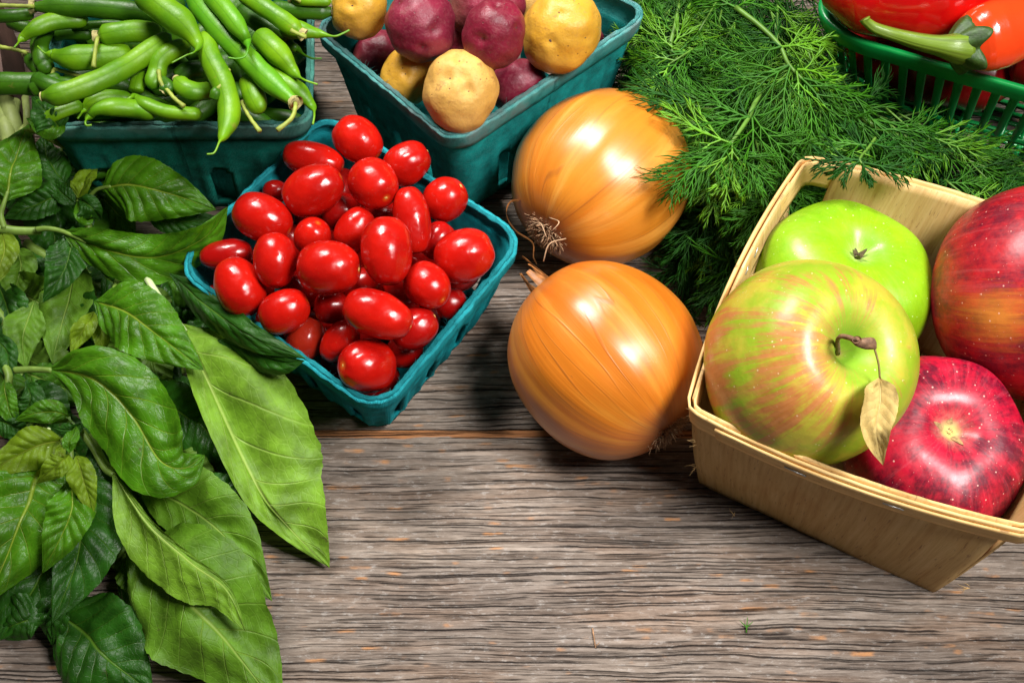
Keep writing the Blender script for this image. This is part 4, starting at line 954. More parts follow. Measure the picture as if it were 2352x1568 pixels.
# ================================================================== GREEN BEANS
GB = m_bean('green_bean_skin', (.088, .24, .003), (.175, .36, .004)); GD = m_bean('shaded_green_bean_skin', (.026, .10, .002), (.055, .165, .003)); GV = m_bean('vivid_green_bean_skin', (.07, .28, .006), (.14, .36, .008))  # GD: darker copy, shade between beans and on the left put into the colour
CAPM = m_plain('bean_cap', (.42, .36, .14), .8, .5, 4.); STK = m_plain('bean_stalk', (.30, .36, .05), .6, .35, 2.); CUT = m_plain('bean_cut_end', (.50, .42, .18), .8, .4, 6.)
K = .32813
# points in the enlarged bean view, half width, z, material, ends: start/end in '', 'tail:[pts]', 'cap:[pts]', 'cut', 'blunt'
BN = [
 ([(235, 48), (600, 50), (900, 78), (1150, 112)], 66, 9.3, GD, ('cap', [(215, 45), (100, 42), (-20, 38)]), 'thick long bean across the top left, its stalk pointing off the left edge'),
 ([(-80, 118), (80, 112), (240, 95)], 42, 8.5, GD, None, 'bean at the far top left running under the thick long one'),
 ([(155, 270), (240, 205), (380, 150), (620, 135)], 62, 8.9, GB, ('tail', [(120, 310), (98, 335)]), 'broad bean tapering to a dark pointed tip at upper left'),
 ([(490, 188), (700, 172), (880, 168)], 27, 8.0, GD, None, 'thin shaded bean under the long one at top left'),
 ([(690, 262), (800, 235), (950, 220), (1140, 235)], 70, 9.2, GB, ('cap', [(680, 275), (668, 350), (655, 470)]), 'bean with a round cap and a stalk hanging straight down'),
 ([(370, 385), (480, 405), (650, 400), (930, 375)], 82, 8.7, GB, ('tail', [(310, 370), (262, 325)]), 'wide bean under the one with the hanging stalk'),
 ([(262, 265), (280, 380), (340, 510)], 52, 7.9, GD, None, 'short upright dark bean at the left rim'),
 ([(185, 385), (250, 470), (330, 560)], 42, 7.4, GD, ('cap', [(175, 368), (90, 345), (-10, 328)]), 'dark bean whose long stalk points off the left edge'),
 ([(-120, 590), (80, 585), (250, 592), (400, 620)], 72, 7.6, GD, None, 'dark bean sticking out to the left over the basil'),
 ([(300, 676), (440, 655), (700, 560), (950, 425), (1200, 240)], 70, 9.7, GB, ('cut', None), 'long diagonal bean with a cut end, lying over the left half of the pile'),
 ([(370, 590), (480, 590), (640, 600)], 48, 7.8, GD, ('cap', [(375, 490), (440, 500), (590, 542)]), 'dark bean with a ragged cap left of the diagonal one'),
 ([(318, 842), (400, 792), (580, 730)], 44, 8.4, GB, ('cut', None), 'short bean with a brown cut end at the lower left'),
 ([(590, 770), (640, 710), (760, 680), (930, 700)], 50, 8.3, GB, ('tail', [(565, 800), (542, 832)]), 'bean bending down to a thin tip at the front rim'),
 ([(625, 815), (680, 765), (800, 750), (960, 765), (1100, 800)], 70, 8.9, GB, ('tail', [(598, 850), (605, 878), (642, 876)]), 'bright bean with a hooked tail touching the front rim'),
 ([(950, 680), (1030, 735), (1180, 785), (1420, 800)], 56, 8.7, GB, ('tail', [(920, 680), (870, 700), (790, 690)]), 'bean slanting along the front rim toward the right'),
 ([(1330, 320), (1210, 355), (1120, 425), (1095, 520), (1060, 620)], 60, 9.2, GB, None, 'short bent bean in the middle of the pile'),
 ([(1010, 500), (965, 580), (950, 650)], 52, 8.4, GB, ('blunt', None), 'stubby bean below the bent one'),
 ([(980, -70), (1150, 70), (1290, 180), (1385, 310)], 94, 10.9, GB, ('end', [(1360, 365), (1300, 390), (1200, 442)]), 'thickest bean coming down from the top centre to a blunt end with a thin tail'),
 ([(1430, 240), (1470, 400), (1560, 580), (1600, 730), (1600, 850), (1560, 960)], 74, 10.2, GB, ('end', [(1535, 995), (1500, 1068), (1448, 1080)]), 'long curved bean hanging over the front rim of its basket'),
 ([(1235, 555), (1290, 615), (1380, 642), (1500, 630)], 60, 9.1, GB, ('cut', None), 'bean with an open pale cut end facing the viewer, centre front'),
 ([(1240, 560), (1320, 500), (1440, 480)], 62, 8.4, GD, None, 'shaded bean behind the one with the pale cut end'),
 ([(1310, -80), (1450, 110), (1600, 275), (1740, 420), (1880, 560), (2060, 715)], 72, 10.6, GV, ('ecap', [(2068, 742), (2040, 830), (1940, 912)]), 'longest straight bean from top centre to the front right corner'),
 ([(1450, -70), (1590, 90), (1690, 225), (1728, 290)], 66, 11.4, GV, ('end', [(1735, 345), (1715, 395), (1660, 412), (1598, 404)]), 'glossy bean with a thread like tail curled across its neighbour'),
 ([(1670, -60), (1850, 55), (1990, 150), (2110, 235)], 60, 11.0, GB, ('ecap', [(2135, 260), (2090, 240), (2038, 216)]), 'bean ending in a ragged pale cap at the upper right'),
 ([(1890, 50), (2100, 78), (2330, 85)], 52, 9.2, GD, ('ecap', [(2338, 60), (2335, 30), (2320, 0)]), 'straight bean at the top right reaching the yellow potato'),
 ([(1960, 190), (2120, 215), (2240, 240)], 62, 10.2, GB, ('end', [(2340, 255), (2400, 235), (2446, 212)]), 'bean whose pointed tip reaches over to the potato basket'),
 ([(1800, 240), (1890, 320), (1980, 410), (2060, 510)], 78, 10.3, GB, ('end', [(2130, 560), (2222, 592)]), 'broad flat bean tapering to a long tip at the right side'),
 ([(1770, 370), (1930, 530), (2090, 640), (2185, 745)], 60, 9.5, GB, ('end', [(2200, 800), (2190, 872)]), 'bean hanging over the right rim with a thin drooping tip'),
 ([(1990, 310), (2050, 330), (2085, 350)], 48, 9.2, GD, ('end', [(2120, 378), (2180, 408), (2252, 411)]), 'small dark bean with a curved thread tail over the right rim'),
 ([(1735, 540), (1770, 650), (1825, 790)], 72, 9.2, GB, ('blunt2', None), 'short fat bean inside the front right corner'),
 ([(1650, 590), (1680, 660), (1700, 710)], 38, 8.8, GD, ('ecap', [(1700, 735), (1745, 820), (1818, 920)]), 'bean whose straight yellow stalk lies over the front rim'),
 ([(1670, 60), (1850, 180), (2060, 275)], 62, 9.4, GD, None, 'shaded bean under the ragged capped one at right'),
 ([(1120, 560), (1180, 610), (1150, 640)], 40, 9.0, GD, ('ecap', [(1165, 625), (1220, 690), (1288, 745)]), 'small bean with a stalk pointing down right in the middle'),
 ([(1180, 640), (1150, 620), (1140, 615)], 30, 9.0, GD, ('ecap', [(1140, 605), (1120, 560), (1110, 495)]), 'small bean with a pale stalk pointing up in the middle'),
 ([(1500, 700), (1510, 650), (1525, 635)], 34, 10.2, GD, ('ecap', [(1530, 615), (1575, 570), (1600, 488)]), 'bean whose cap and brown stalk lie on the long curved one'),
 ([(1640, 460), (1680, 560), (1690, 680)], 46, 8.2, GD, None, 'dark upright bean behind the long curved one'),
 ([(2040, 0), (2150, 8), (2320, 12)], 34, 9.8, GB, ('cap', [(2100, 10), (2060, -10), (2030, -40)]), 'bean cut off by the top edge beside the potato'),
 ([(340, 190), (285, 320), (300, 480)], 54, 8.0, GD, None, 'dark bean lying along the left rim, upper half'),
 ([(235, 545), (330, 590), (470, 640)], 52, 8.1, GD, None, 'dark bean across the left rim above the cut end'),
 ([(215, 640), (300, 590), (430, 545)], 46, 7.9, GD, None, 'dark bean crossing the left rim upward'),
 ([(250, 770), (330, 730), (470, 700)], 50, 8.0, GD, None, 'dark bean at the front left corner of its basket'),
 ([(60, 150), (130, 180), (220, 200)], 40, 7.4, GD, None, 'short dark bean at the left behind the pointed one'),
 ([(370, 250), (480, 230), (650, 240)], 45, 7.4, GD, None, 'dark bean between the two wide ones at left'),
 ([(1150, 200), (1300, 300), (1420, 420)], 70, 8.0, GD, None, 'dark bean beneath the thickest one'),
]
def bean(pts, hw, z, mat_, end, lab, conv=True):
    if conv: W = [at(x * K, y * K, z + .25 * sin(i * 1.3)) for i, (x, y) in enumerate(pts)]
    else: W = pts
    c = W[len(W) // 2]; r = cmpx(hw * K * 1.12, c) if conv else hw
    kind, ep = end if end else (None, None)
    rt = thing('green_bean', lab, 'green bean', c, 'green beans piled in the dark teal basket')
    sd = random.Random(lab); p0 = sd.uniform(0, 6); nb = sum((b_ - a_).length for a_, b_ in zip(W, W[1:])) / sd.uniform(1.3, 1.7)
    n = 40
    first = kind in ('tail', 'cap', 'cut', 'blunt'); 
    path = smooth_path(W, n)
    E = [at(x * K, y * K, z + .25 + .1) for x, y in ep] if ep else []
    if kind in ('tail', 'end'):
        T = E if kind == 'end' else list(reversed(E))
        path2 = smooth_path((W + T) if kind == 'end' else (T + W), n + 14)
        L = [0]
        for a, b in zip(path2, path2[1:]): L.append(L[-1] + (b - a).length)
        ref = W[-1] if kind == 'end' else W[0]
        i0 = min(range(len(path2)), key=lambda i: (path2[i] - ref).length); l0 = L[i0]; tot = L[-1]
        def rad(i):
            d = (l0 - L[i]) if kind == 'end' else (L[i] - l0)          # >0 inside the pod
            if d > 0:
                far = (L[i] if kind == 'end' else tot - L[i]); return r * (lerp(.50, 1., sstep(0, r * 2.4, d))) * sqrt(max(.002, 1 - max(0, 1 - far / (r * 1.1)) ** 2))
            q = -d / max(.01, (tot - l0) if kind == 'end' else l0)
            return lerp(r * .50, .05, sstep(-.05, .5, q) ** .6)
        rads = [rad(i) for i in range(len(path2))]; path = path2
    else:
        rads = []
        for i in range(n):
            t = i / (n - 1); e0 = .45 + .55 * sstep(0, .18, t) if kind in ('cap', 'cut', 'blunt') else sqrt(max(.0, 1 - max(0, (.15 - t) / .15) ** 2)) * .97 + .03
            e1 = .5 + .5 * sstep(1, .82, t) if kind in ('ecap',) else sqrt(max(.0, 1 - max(0, (t - .85) / .15) ** 2)) * .97 + .03
            if kind == 'blunt2': e1 = sqrt(max(.0, 1 - max(0, (t - .72) / .28) ** 2)) * .98 + .02
            if kind == 'blunt': e0 = sqrt(max(.0, 1 - max(0, (.2 - t) / .2) ** 2)) * .98 + .02
            rads.append(r * e0 * e1)
    rads = [q * (1 + .028 * sin(nb * 2 * pi * i / len(rads) + p0)) if q > r * .5 else q for i, q in enumerate(rads)]
    # wide side toward the viewer: section is flattened along the up vector
    mb = MB(); mb.tube(path, rads, 16, .80, up=(BACK + RIGHT * sd.uniform(-.3, .3)).normalized()); build('pod', mb, mat_, rt)
    if kind in ('cap', 'ecap'):
        a = W[0] if kind == 'cap' else W[-1]; d = ((W[0] - W[1]) if kind == 'cap' else (W[-1] - W[-2])).normalized()
        b = E[0]; rr_ = r * .62; mb = MB()
        for k in range(6):                                     # ragged papery cap
            a_ = k * 1.05 + sd.uniform(-.3, .3); M = rot_to(d); ln = rr_ * sd.uniform(.5, 1.1)
            mb.grid(lambda u, v: (a + M @ Vector((cos(a_ + (u - .5) * 1.3) * rr_ * (.9 + .25 * v), sin(a_ + (u - .5) * 1.3) * rr_ * (.9 + .25 * v), ln * (v - .35) * (1 + .3 * nz((u * 5, v * 5, k))))), (u, v, k)), 4, 4)
        mb.grid(lambda u, v: (a + rot_to(d) @ Vector((cos(2 * pi * u) * sin(pi * v) * rr_ * .85, sin(2 * pi * u) * sin(pi * v) * rr_ * .85, cos(pi * v) * rr_ * .55)), (u, v, 0)), 10, 6, wrap=True)
        build('cap', mb, CAPM, rt)
        mb = MB(); sp2 = smooth_path([a] + E, 14); mb.tube(sp2, [.10 if i < 12 else .12 for i in range(14)], 7, bump=lambda t, q: 1 + .12 * sin(t * 40 + q)); build('stalk', mb, STK, rt)
    if kind == 'cut':
        d = (W[0] - W[1]).normalized(); M = rot_to(d); mb = MB(); q0 = rads[0]
        mb.grid(lambda u, v: (W[0] + M @ Vector((cos(2 * pi * u) * v * q0 * .98, sin(2 * pi * u) * v * q0 * .98, .03 + .05 * sin(v * 8) - .02 * v)), (u, v, 0)), 16, 5, wrap=True)
        build('cut_end', mb, CUT, rt)
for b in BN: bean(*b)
rnd = random.Random(31)
for k in range(48):       # filler beans low in the basket, shade of the gaps put into their colour
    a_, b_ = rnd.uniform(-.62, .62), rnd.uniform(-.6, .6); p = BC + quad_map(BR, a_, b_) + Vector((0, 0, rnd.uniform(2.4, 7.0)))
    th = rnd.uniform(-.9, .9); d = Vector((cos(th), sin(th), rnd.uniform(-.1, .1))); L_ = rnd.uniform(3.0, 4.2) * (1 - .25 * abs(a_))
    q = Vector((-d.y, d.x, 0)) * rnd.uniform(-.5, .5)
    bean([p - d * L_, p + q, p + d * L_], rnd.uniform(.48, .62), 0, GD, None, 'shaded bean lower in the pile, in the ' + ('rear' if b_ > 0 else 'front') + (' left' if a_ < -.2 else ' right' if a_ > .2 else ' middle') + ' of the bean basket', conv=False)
# brown board at the far left edge and pale stalks beside it
mb = MB(); A_, B_ = at(-30, -60, 6), at(0, 165, 6)
mb.box((A_ + B_) / 2 + Vector((-.30, 0, -3)), Vector((.45, 0, 0)), (B_ - A_) / 2, Vector((0, 0, 3)))
tag(build('wooden_board', mb, m_plain('brown_board', (.13, .06, .04), .6, .3, 1.), flat=True), 'plain reddish brown wooden board at the top left edge beside the green beans', 'board')
hs_ = thing('cut_stem_bundle', 'pale green cut stems behind the basil below the dark bean at the left edge', 'stems', at(20, 255, 0))
SPALE = m_plain('pale_cut_stem', (.34, .42, .12), .55, .25, 1.2, .3)
for (x0, y0, x1, y1, r) in ((12, 225, 40, 320, .42), (35, 235, 15, 330, .3), (58, 225, 62, 300, .2), (5, 255, 25, 345, .4), (-10, 225, 0, 330, .3), (45, 290, 75, 345, .2)):
    mb = MB(); mb.tube(smooth_path([at(x0, y0, 3.8), at((x0 + x1) / 2 + 2, (y0 + y1) / 2, 4.1), at(x1, y1, 3.6)], 10), [r] * 10, 12); build('stem', mb, SPALE, hs_)

# ================================================================== PLASTIC BASKET AND PEPPERS
PH = 7.0; PQ = [at(1866, 62, PH), at(2760, 316, PH), at(2910, -60, PH), at(2010, -280, PH)]
pc = sum(PQ, Vector()) / 4; pc.z = 0; prel = [Vector((p.x - pc.x, p.y - pc.y, 0)) for p in PQ]
gbk = thing('plastic_basket', 'bright green slatted plastic basket holding red peppers at the top right', 'basket', pc)
PLAS = m_plain('green_plastic', (.004, .33, .065), .34, .12, .8, .08, coat=.2)
def pring(s, k, z): a, b = rsq(s, .34); return pc + quad_map(prel, a, b) * k + Vector((0, 0, z))
N = 200
def rimfn(u, v):
    prof = [(1.0, -.95), (1.012, -.55), (1.02, -.12), (1.016, .0), (1.0, .04), (.975, .02), (.965, -.08), (.962, -.5), (.962, -.95)]
    k, z = prof[round(v * 8)]; step = .008 * sstep(.3, .7, abs(((u * 4) % 1) - .5) * 2)
    return pring(u, k + step, PH + z), (u * 50, v, 0)
mb = MB(); mb.grid(rimfn, N, 8, wrap=True); build('rim', mb, PLAS, gbk)
def kz(z): return lerp(.80, .985, z / PH)
nsl = 72
for i in range(nsl):
    s = i / nsl; w_ = .0032
    mb = MB()
    def fn(u, v):
        z = lerp(.0, PH - .6, v); k = kz(z); a = 2 * pi * u; ww = w_ * lerp(.8, 1.15, v)
        p = pring(s + cos(a) * ww, k, z); n = (p - pc); n.z = 0; n.normalize()
        return p + n * sin(a) * .09, (u, v * 9, 0)
    mb.grid(fn, 8, 6, wrap=True); build('slat', mb, PLAS, gbk)
for z, th in ((2.3, .22), (1.1, .12), (.12, .2)):
    mb = MB()
    def fn(u, v):
        k = kz(z); a = 2 * pi * v; p = pring(u, k, z); n = (p - pc); n.z = 0; n.normalize(); return p + n * .09 * cos(a) + Vector((0, 0, th * sin(a))), (u * 50, v, 0)
    mb.grid(fn, 140, 8, wrap=True); build('hoop', mb, PLAS, gbk)
mb = MB()
for i in range(-6, 7):
    t = i / 7; 
    a, b = quad_map(prel, t, -.97) * .80 + pc, quad_map(prel, t, .97) * .80 + pc
    mb.tube([a + Vector((0, 0, .15)), b + Vector((0, 0, .15))], [.16, .16], 6, .5)
    a, b = quad_map(prel, -.97, t) * .80 + pc, quad_map(prel, .97, t) * .80 + pc
    mb.tube([a + Vector((0, 0, .12)), b + Vector((0, 0, .12))], [.14, .14], 6, .5)
build('base_grid', mb, PLAS, gbk)
def pepper(label, mid, rads, mat_, seed, stemp=None, crown=None, squ=.9):
    W = smooth_path([at(*p) for p in mid], 120); rr_ = [interp(rads, i / 119) for i in range(120)]
    c = W[60]; rt = thing('red_pepper', label, 'pepper', c, 'red peppers in the green plastic basket')
    mb = MB(); mb.tube(W, rr_, 40, squ, up=BACK, bump=lambda t, a: 1 + .035 * cos(3 * a + seed) + .02 * sin(5 * t * 3 + 2 * a + seed)); build('pepper_body', mb, mat_, rt)
    return rt
RP = m_plain('red_pepper_skin', (.60, .004, .004), .16, .25, .25, .25, coat=.5, bd=.003); OP = m_plain('orange_red_pepper_skin', (.78, .055, .008), .20, .15, .3, .2, coat=.4, bd=.003)
DP = m_plain('deep_red_pepper_skin', (.22, .003, .004), .25, .25, .3, .2)
pepper('large glossy red pepper lying lengthwise, cut off by the top edge', [(1885, -45, 8.2), (1980, -35, 8.8), (2090, -30, 9), (2200, -50, 9.2), (2300, -75, 9)], [(0, .3), (.06, 1.3), (.25, 2.3), (.5, 2.75), (.75, 2.5), (1, 1.8)], RP, 1.)
p2 = pepper('orange red pepper with a long green stem resting on the basket rim', [(2206, 106, 9.2), (2226, 101, 9.2), (2262, 88, 9.2), (2340, 60, 9.3), (2440, 10, 9.4), (2550, -60, 9.4)], [(0, .30), (.06, .62), (.12, .92), (.19, 1.18), (.26, 1.42), (.33, 1.58), (.40, 1.67), (.48, 1.68), (.56, 1.56), (.66, 1.36), (.78, 1.36), (1, 1.3)], OP, 2.3)
pepper('deep red pepper inside the plastic basket, seen through its slats', [(1950, 70, 3.6), (2060, 110, 3.6), (2200, 150, 3.4), (2330, 180, 3.2)], [(0, .8), (.15, 2.2), (.5, 2.6), (.85, 2.2), (1, 1.0)], DP, 4.)
pepper('red pepper at the right, deep behind the rim of the plastic basket', [(2330, 110, 4.6), (2400, 140, 4.8), (2500, 160, 4.6), (2600, 150, 4.4)], [(0, .8), (.2, 2.0), (.6, 2.2), (1, 1.2)], DP, 5.)
PST = m_plain('pepper_stem', (.13, .21, .014), .42, .45, 1.2, .6, streak=(3, 3, .5), coat=.1); PCR = m_plain('pepper_crown', (.028, .068, .008), .5, .5, 3., .5)
sp3 = smooth_path([at(2216, 112, 9.4), at(2180, 108, 9.7), at(2120, 98, 9.7), at(2060, 82, 9.6), at(2012, 66, 9.8), at(1990, 50, 10.1), at(1986, 44, 10.2)], 30)
mb = MB(); mb.tube(sp3, [interp([(0, .80), (.12, .68), (.25, .46), (.5, .31), (.8, .23), (.93, .25), (1, .27)], i / 29) for i in range(30)], 14, bump=lambda t, a: 1 + .09 * cos(5 * a + 3 * t)); build('stem', mb, PST, p2)
mb = MB(); d = (at(2180, 100, 9.6) - at(2240, 96, 9.2)).normalized(); M = rot_to(d); cc = at(2216, 106, 9.3)
def crown(u, v):
    a = 2 * pi * u; pt = .80 + .32 * abs(cos(2.5 * a)) ** 2.2 + .06 * sin(7 * a); r = lerp(.45, 1.40 * pt, v)
    return cc + M @ Vector((cos(a) * r, sin(a) * r, lerp(.85, .24 - .40 * (r / 1.3) ** 2, v ** .8) + .06 * sin(9 * a))), (u * 6, v, 0)
mb.grid(crown, 70, 8, wrap=True); o = build('crown', mb, PCR, p2); solid(o, .08)

# ================================================================== DILL
DG = [m_plain('dill_green', (.045, .185, .004), .50, .3, .9, .1, rvar=.6, trans=.2, spec=.3), m_plain('dill_dark', (.012, .075, .004), .55, .35, .9, .1, rvar=.5, spec=.2), m_plain('dill_light', (.15, .38, .008), .48, .25, .9, .1, rvar=.4, trans=.2)]  # lower layers use the dark copy: shade inside the bunch painted into the colour
DS = m_plain('dill_stem', (.09, .20, .02), .5, .3, 1.2, .2)
def needle(mb, p, d, L, w_, rnd, bend):
    u = d.cross(bend + Vector((.01, .02, .03))); u.normalize(); n = d.cross(u)
    kb_ = rnd.uniform(.3, 1.8); m = p + d * L * .5 + bend * L * .10 * kb_; e = p + d * L * .97 + bend * L * .30 * kb_ + Vector((0, 0, rnd.uniform(-.12, .05))) * L
    b = len(mb.v)
    for q, ww in ((p, w_ * .8), (m, w_)):
        for k in range(3):
            a = 2.094 * k; mb.v.append(tuple(q + (u * cos(a) + n * sin(a) * .6) * ww)); mb.lc.append((0, 0, 0))
    mb.v.append(tuple(e)); mb.lc.append((0, 0, 0))
    for k in range(3):
        k2 = (k + 1) % 3; mb.f.append((b + k, b + k2, b + 3 + k2, b + 3 + k)); mb.m.append(0); mb.f.append((b + 3 + k, b + 3 + k2, b + 6)); mb.m.append(0)
def branch(mb, p0, d0, L, depth, rnd, nrm, w_, droop):
    """a feathery branch: stem with side threads that fork; nrm is the plane normal"""
    n = 5 if depth else 3
    pts = [p0]; d = d0.normalized(); side = d.cross(nrm).normalized()
    cv = rnd.uniform(-.6, .6); dirs = [d]
    for i in range(n):
        d = (d + side * cv / n + Vector((0, 0, -1)) * droop / n + Vector([rnd.uniform(-.06, .06) for _ in range(3)])).normalized(); pts.append(pts[-1] + d * L / n); dirs.append(d)
    mb.tube(pts, [w_ * lerp(1.1, .5, i / n) for i in range(n + 1)], 3, cap=False)
    for i in range(1, n + 1):
        f = i / n; s0 = dirs[i].cross(nrm).normalized()
        for s in (-1, 1):
            ang = rnd.uniform(.45, .8) * (1 - .35 * f); l = L * (lerp(.66, .38, f) if depth else lerp(1.0, .62, f)) * rnd.uniform(.75, 1.2)
            dd = (dirs[i] * cos(ang) + s0 * s * sin(ang) + nrm * rnd.uniform(-.30, .30)).normalized()
            if depth > 0: branch(mb, pts[i], dd, l, depth - 1, rnd, nrm, w_ * .75, droop * .5)
            else:
                bn = (dirs[i] - dd).normalized()
                needle(mb, pts[i], dd, l, w_ * .85, rnd, bn)
    needle(mb, pts[-1], dirs[-1], L * .45, w_ * .8, rnd, side)
def frond(root, A, B, rnd, wmul=1., mi=0, droop=.3, depth=1, w0=.080, nrm=None):
    L = (B - A).length; mb = MB()
    nrm = (nrm or (BACK + Vector([rnd.uniform(-.5, .5) for _ in range(3)]))).normalized()
    d = (B - A).normalized(); d = (d + Vector((0, 0, 1)) * droop * .5).normalized()
    branch(mb, A, d, L * .80, depth, rnd, nrm, w0, droop)
    build('frond', mb, DG[mi], root)
# foreground sprigs: label, stem points, fronds [(x0,y0,z0,x1,y1,z1,shade)]
DILL = [
 ('dill sprig with the thickest stem, near the top edge, fanning into bright fronds', [(1690, 18, 8.0), (1745, 60, 8.2), (1790, 105, 8.2), (1812, 150, 8.0), (1850, 190, 7.5)],
  [(1690, 18, 8.0, 1580, -20, 7.4, 0), (1695, 15, 8, 1760, -30, 7.4, 0), (1792, 108, 8.3, 1650, 170, 7.4, 0), (1795, 110, 8.3, 1700, 60, 7.6, 1), (1792, 108, 8.3, 1905, 115, 7.6, 2), (1812, 150, 8.2, 1610, 215, 7.0, 0), (1812, 150, 8.2, 1670, 270, 7.2, 0),
   (1815, 155, 8.2, 1760, 300, 7.4, 0), (1830, 165, 8.1, 1870, 320, 7.2, 2), (1840, 180, 8.0, 1960, 290, 7.0, 0), (1845, 180, 8.0, 1990, 230, 6.6, 0), (1830, 160, 8.1, 1930, 150, 7.4, 2), (1850, 190, 7.8, 1900, 370, 6.6, 0), (1850, 190, 7.8, 1810, 370, 6.8, 0)]),
 ('dill sprig whose pale stem forks and spreads feathery tips over the golden onion', [(1745, 215, 7.4), (1728, 250, 7.6), (1719, 271, 7.6), (1700, 300, 7.7), (1679, 329, 7.7)],
  [(1719, 271, 7.7, 1585, 225, 8.1, 0), (1722, 268, 7.7, 1590, 300, 8.0, 0), (1679, 329, 7.8, 1530, 300, 8.3, 2), (1679, 329, 7.8, 1520, 392, 8.3, 0), (1672, 335, 7.7, 1535, 445, 7.8, 0), (1679, 329, 7.8, 1620, 450, 7.2, 0), (1682, 329, 7.8, 1690, 455, 7.0, 2), (1728, 272, 7.7, 1745, 440, 7.0, 0),
   (1732, 270, 7.7, 1800, 420, 6.8, 0), (1719, 271, 7.7, 1650, 200, 7.4, 1), (1679, 329, 7.8, 1745, 430, 7.1, 0)]),
 ('single dill frond reaching left over the top of the golden onion to its papery neck', [(1640, 250, 7.6), (1600, 245, 7.9), (1560, 240, 8.0)],
  [(1600, 245, 8.0, 1440, 200, 8.2, 1), (1590, 248, 7.9, 1500, 235, 8.0, 0), (1620, 248, 7.8, 1560, 180, 7.6, 0)]),
 ('dark dill sprig draped over the back rim of the veneer basket', [(2010, 318, 8.7), (1998, 335, 9.0), (1975, 365, 9.3), (1985, 380, 9.2)],
  [(1978, 368, 9.3, 1865, 372, 9.0, 1), (1975, 370, 9.3, 1918, 418, 8.6, 1), (1980, 372, 9.3, 1990, 425, 8.6, 1), (1985, 374, 9.3, 2100, 398, 9.0, 1), (1990, 335, 9.1, 1880, 330, 8.6, 0), (1995, 330, 9.0, 2080, 330, 8.6, 1), (1988, 345, 9.2, 1935, 290, 8.4, 1)]),
 ('light green dill sprig at the upper left, beside the teal potato basket corner', [(1560, 150, 5.2), (1540, 110, 5.8), (1550, 60, 6.0), (1560, 10, 6.0)],
  [(1545, 110, 6, 1470, 50, 5.6, 2), (1548, 100, 6, 1600, 40, 6.2, 2), (1542, 120, 5.9, 1640, 120, 5.8, 0), (1545, 75, 6, 1480, 10, 5.6, 0), (1556, 140, 5.6, 1480, 150, 5.0, 1), (1560, 150, 5.4, 1640, 190, 5.2, 0), (1560, 20, 6, 1620, -30, 6, 0)]),
 ('dill sprig with long parallel threads lying toward the plastic basket base', [(1930, 240, 6.0), (2020, 295, 5.2), (2110, 325, 4.4), (2200, 345, 3.8)],
  [(1930, 230, 6.5, 2050, 330, 5.4, 0), (1960, 250, 6.0, 2040, 225, 5.2, 1), (2020, 270, 6, 2140, 350, 4.8, 0), (2060, 300, 5.0, 2170, 285, 4.2, 0), (2110, 300, 5.1, 2230, 385, 4.2, 2), (2150, 335, 4.2, 2260, 315, 3.4, 0), (2200, 325, 4.5, 2330, 390, 3.6, 0), (2200, 325, 4.5, 2320, 330, 3.8, 0), (1990, 260, 6.2, 2090, 400, 5.2, 0)]),
 ('shaded dill sprig trailing down beside the golden onion toward the veneer basket corner', [(1830, 400, 5.0), (1760, 460, 4.0), (1690, 530, 3.0), (1650, 580, 2.0)],
  [(1800, 430, 4.6, 1760, 540, 3.2, 1), (1760, 460, 4.2, 1650, 450, 3.6, 1), (1740, 480, 4.0, 1720, 590, 2.4, 1), (1700, 520, 3.2, 1600, 520, 2.4, 1), (1690, 530, 3.0, 1680, 620, 1.6, 1), (1650, 580, 2.2, 1630, 660, 1.0, 1), (1780, 445, 4.4, 1680, 400, 4.2, 0), (1670, 560, 2.4, 1590, 580, 1.6, 1)]),
]
rnd = random.Random(77)
for lab, stem_, frs in DILL:
    S = [at(*p) for p in stem_]
    rt = thing('dill_sprig', lab, 'dill', Vector((S[0].x, S[0].y, S[0].z)), 'sprigs in the dill bunch')
    mb = MB(); P = smooth_path(S, 20); mb.tube(P, [lerp(.15, .09, i / 19) * (.55 if 'draped' in lab else 1) for i in range(20)], 8, bump=lambda t, a: 1 + .08 * cos(6 * a)); build('stem', mb, DS, rt)
    for (x0, y0, z0, x1, y1, z1, mi) in frs: frond(rt, at(x0, y0, z0), at(x1, y1, z1), rnd, mi=mi, droop=.22)
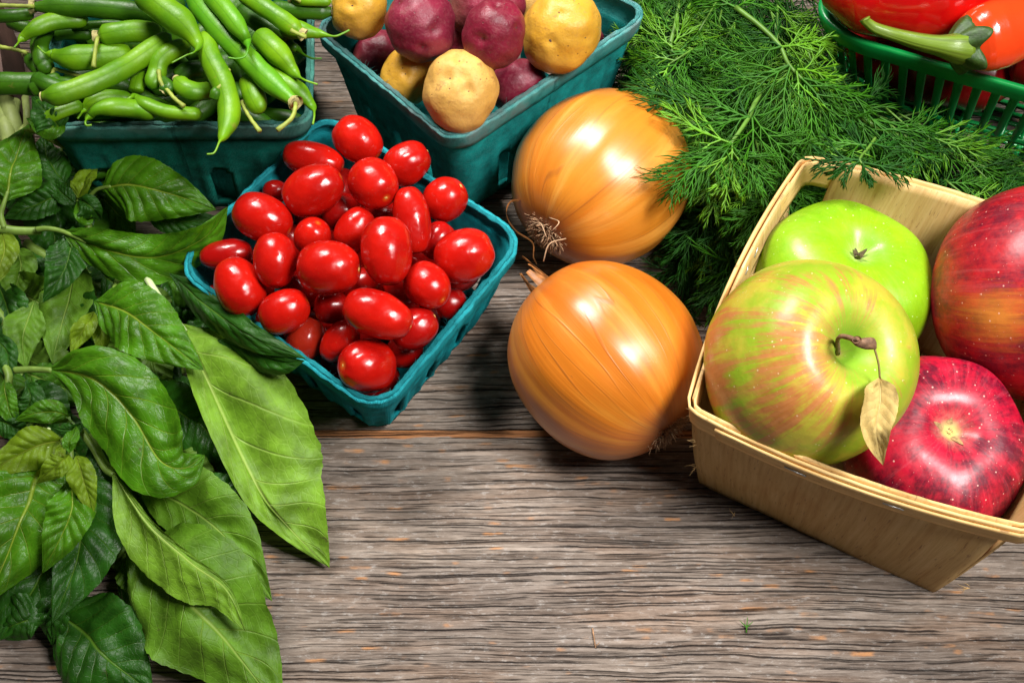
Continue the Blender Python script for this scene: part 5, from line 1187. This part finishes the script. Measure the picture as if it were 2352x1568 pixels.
# the rest of the bunch: sprigs laid down in rows inside the outline of the bunch
POLY = [(1470, -110), (1900, -110), (1890, 60), (1990, 180), (2352, 330), (2380, 440), (2250, 430), (1990, 375), (1850, 350), (1790, 440), (1690, 590), (1610, 600), (1590, 450), (1600, 300), (1540, 230), (1440, 190), (1460, 120)]
BND = [(1870, -200), (1880, 60), (1950, 220), (2060, 290), (2200, 335), (2400, 390)]
def inside(x, y):
    c = False; j = len(POLY) - 1
    for i in range(len(POLY)):
        (xi, yi), (xj, yj) = POLY[i], POLY[j]
        if (yi > y) != (yj > y) and x < (xj - xi) * (y - yi) / (yj - yi) + xi: c = not c
        j = i
    return c
cnt = 0
while cnt < 140:
    x, y = rnd.uniform(1440, 2380), rnd.uniform(-110, 600)
    if not inside(x, y): continue
    cnt += 1
    lay = cnt % 3
    top = 6.2 if x < 2000 else lerp(5.6, 3.0, (x - 2000) / 380)
    if y > 430: top = 3.0
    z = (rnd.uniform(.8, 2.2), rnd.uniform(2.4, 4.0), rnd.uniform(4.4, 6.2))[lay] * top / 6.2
    if x > 1600: base = math.atan2(y - (-150), x - 1700)
    else: base = 1.9
    if x > 2000: base = rnd.uniform(-.1, .7)
    if x > 2120 and y < 300 + (x - 2120) * .25: z = min(z, 1.2)
    a = base + rnd.uniform(-.7, .7); Ls = rnd.uniform(70, 120)
    S = [at(x, y, z), at(x + cos(a) * Ls * .5, y + sin(a) * Ls * .5, z + .3), at(x + cos(a) * Ls, y + sin(a) * Ls, z)]
    far_ = lay == 2
    where = ('beside the teal potato basket' if x < 1560 and y < 260 else 'along the right side of the golden onion' if x < 1660 and y > 200 else 'near the top edge of the photo' if y < 60
             else 'trailing toward the corner of the veneer basket' if y > 380 and x < 1850 else 'just left of the plastic basket' if x < 1960 and y < 240 else 'in the bunch below its thick stem' if x < 1900
             else 'at the foot of the plastic basket' if y < 310 else 'behind the back rim of the veneer basket')
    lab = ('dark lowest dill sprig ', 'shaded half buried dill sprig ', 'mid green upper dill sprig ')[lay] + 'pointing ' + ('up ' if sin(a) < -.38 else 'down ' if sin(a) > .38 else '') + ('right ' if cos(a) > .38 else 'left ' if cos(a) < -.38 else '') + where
    rt = thing('dill_sprig', lab, 'dill', S[0], 'sprigs in the dill bunch')
    mb = MB(); mb.tube(smooth_path(S, 8), [lerp(.06, .04, i / 7) for i in range(8)], 6); build('stem', mb, DS, rt)
    for k in range(5):
        t = (k + .5) / 5; b = S[0].lerp(S[2], t); aa = a + (1 if k % 2 else -1) * rnd.uniform(.35, 1.0); lf = rnd.uniform(90, 150)
        bx, by = x + cos(a) * Ls * t, y + sin(a) * Ls * t
        if bx + cos(aa) * lf > 1880 and by + sin(aa) * lf < interp(BND, bx + cos(aa) * lf) + 15: continue
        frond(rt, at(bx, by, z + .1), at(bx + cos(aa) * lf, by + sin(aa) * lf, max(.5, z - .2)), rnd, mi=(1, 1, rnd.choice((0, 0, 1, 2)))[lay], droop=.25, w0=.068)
# stray bits on the table
bit = thing('dill_snippet', 'tiny three pronged dill snippet lying alone on the bare wood', 'dill', at(1715, 1450, 0))
mb = MB(); p = at(1714, 1452, .08)
for (x, y) in ((1699, 1424), (1717, 1417), (1729, 1427), (1708, 1434), (1722, 1434)):
    q = at(x, y, .12 + .1 * (y % 3)); mid_ = at(1715, 1440, .12); mb.tube([p, mid_, q], [.035, .035, .012], 5)
build('snippet_blade', mb, DG[0], bit)
mb = MB(); mb.tube(smooth_path([at(1361, 1442, .05), at(1364, 1462, .08), at(1368, 1487, .05)], 8), [.035] * 8, 5); mb.tube([at(1367, 1484, .06), at(1378, 1474, .10)], [.03, .01], 4)
tag(build('dry_twig', mb, ROOT), 'thin brown dry twig fragment on the bare wood below the onions', 'twig')

# ================================================================== to metres
for me in bpy.data.meshes: me.transform(Matrix.Scale(.01, 4))
for o in bpy.data.objects:
    if 'org' in o: o.location = o.location * .01; del o['org']
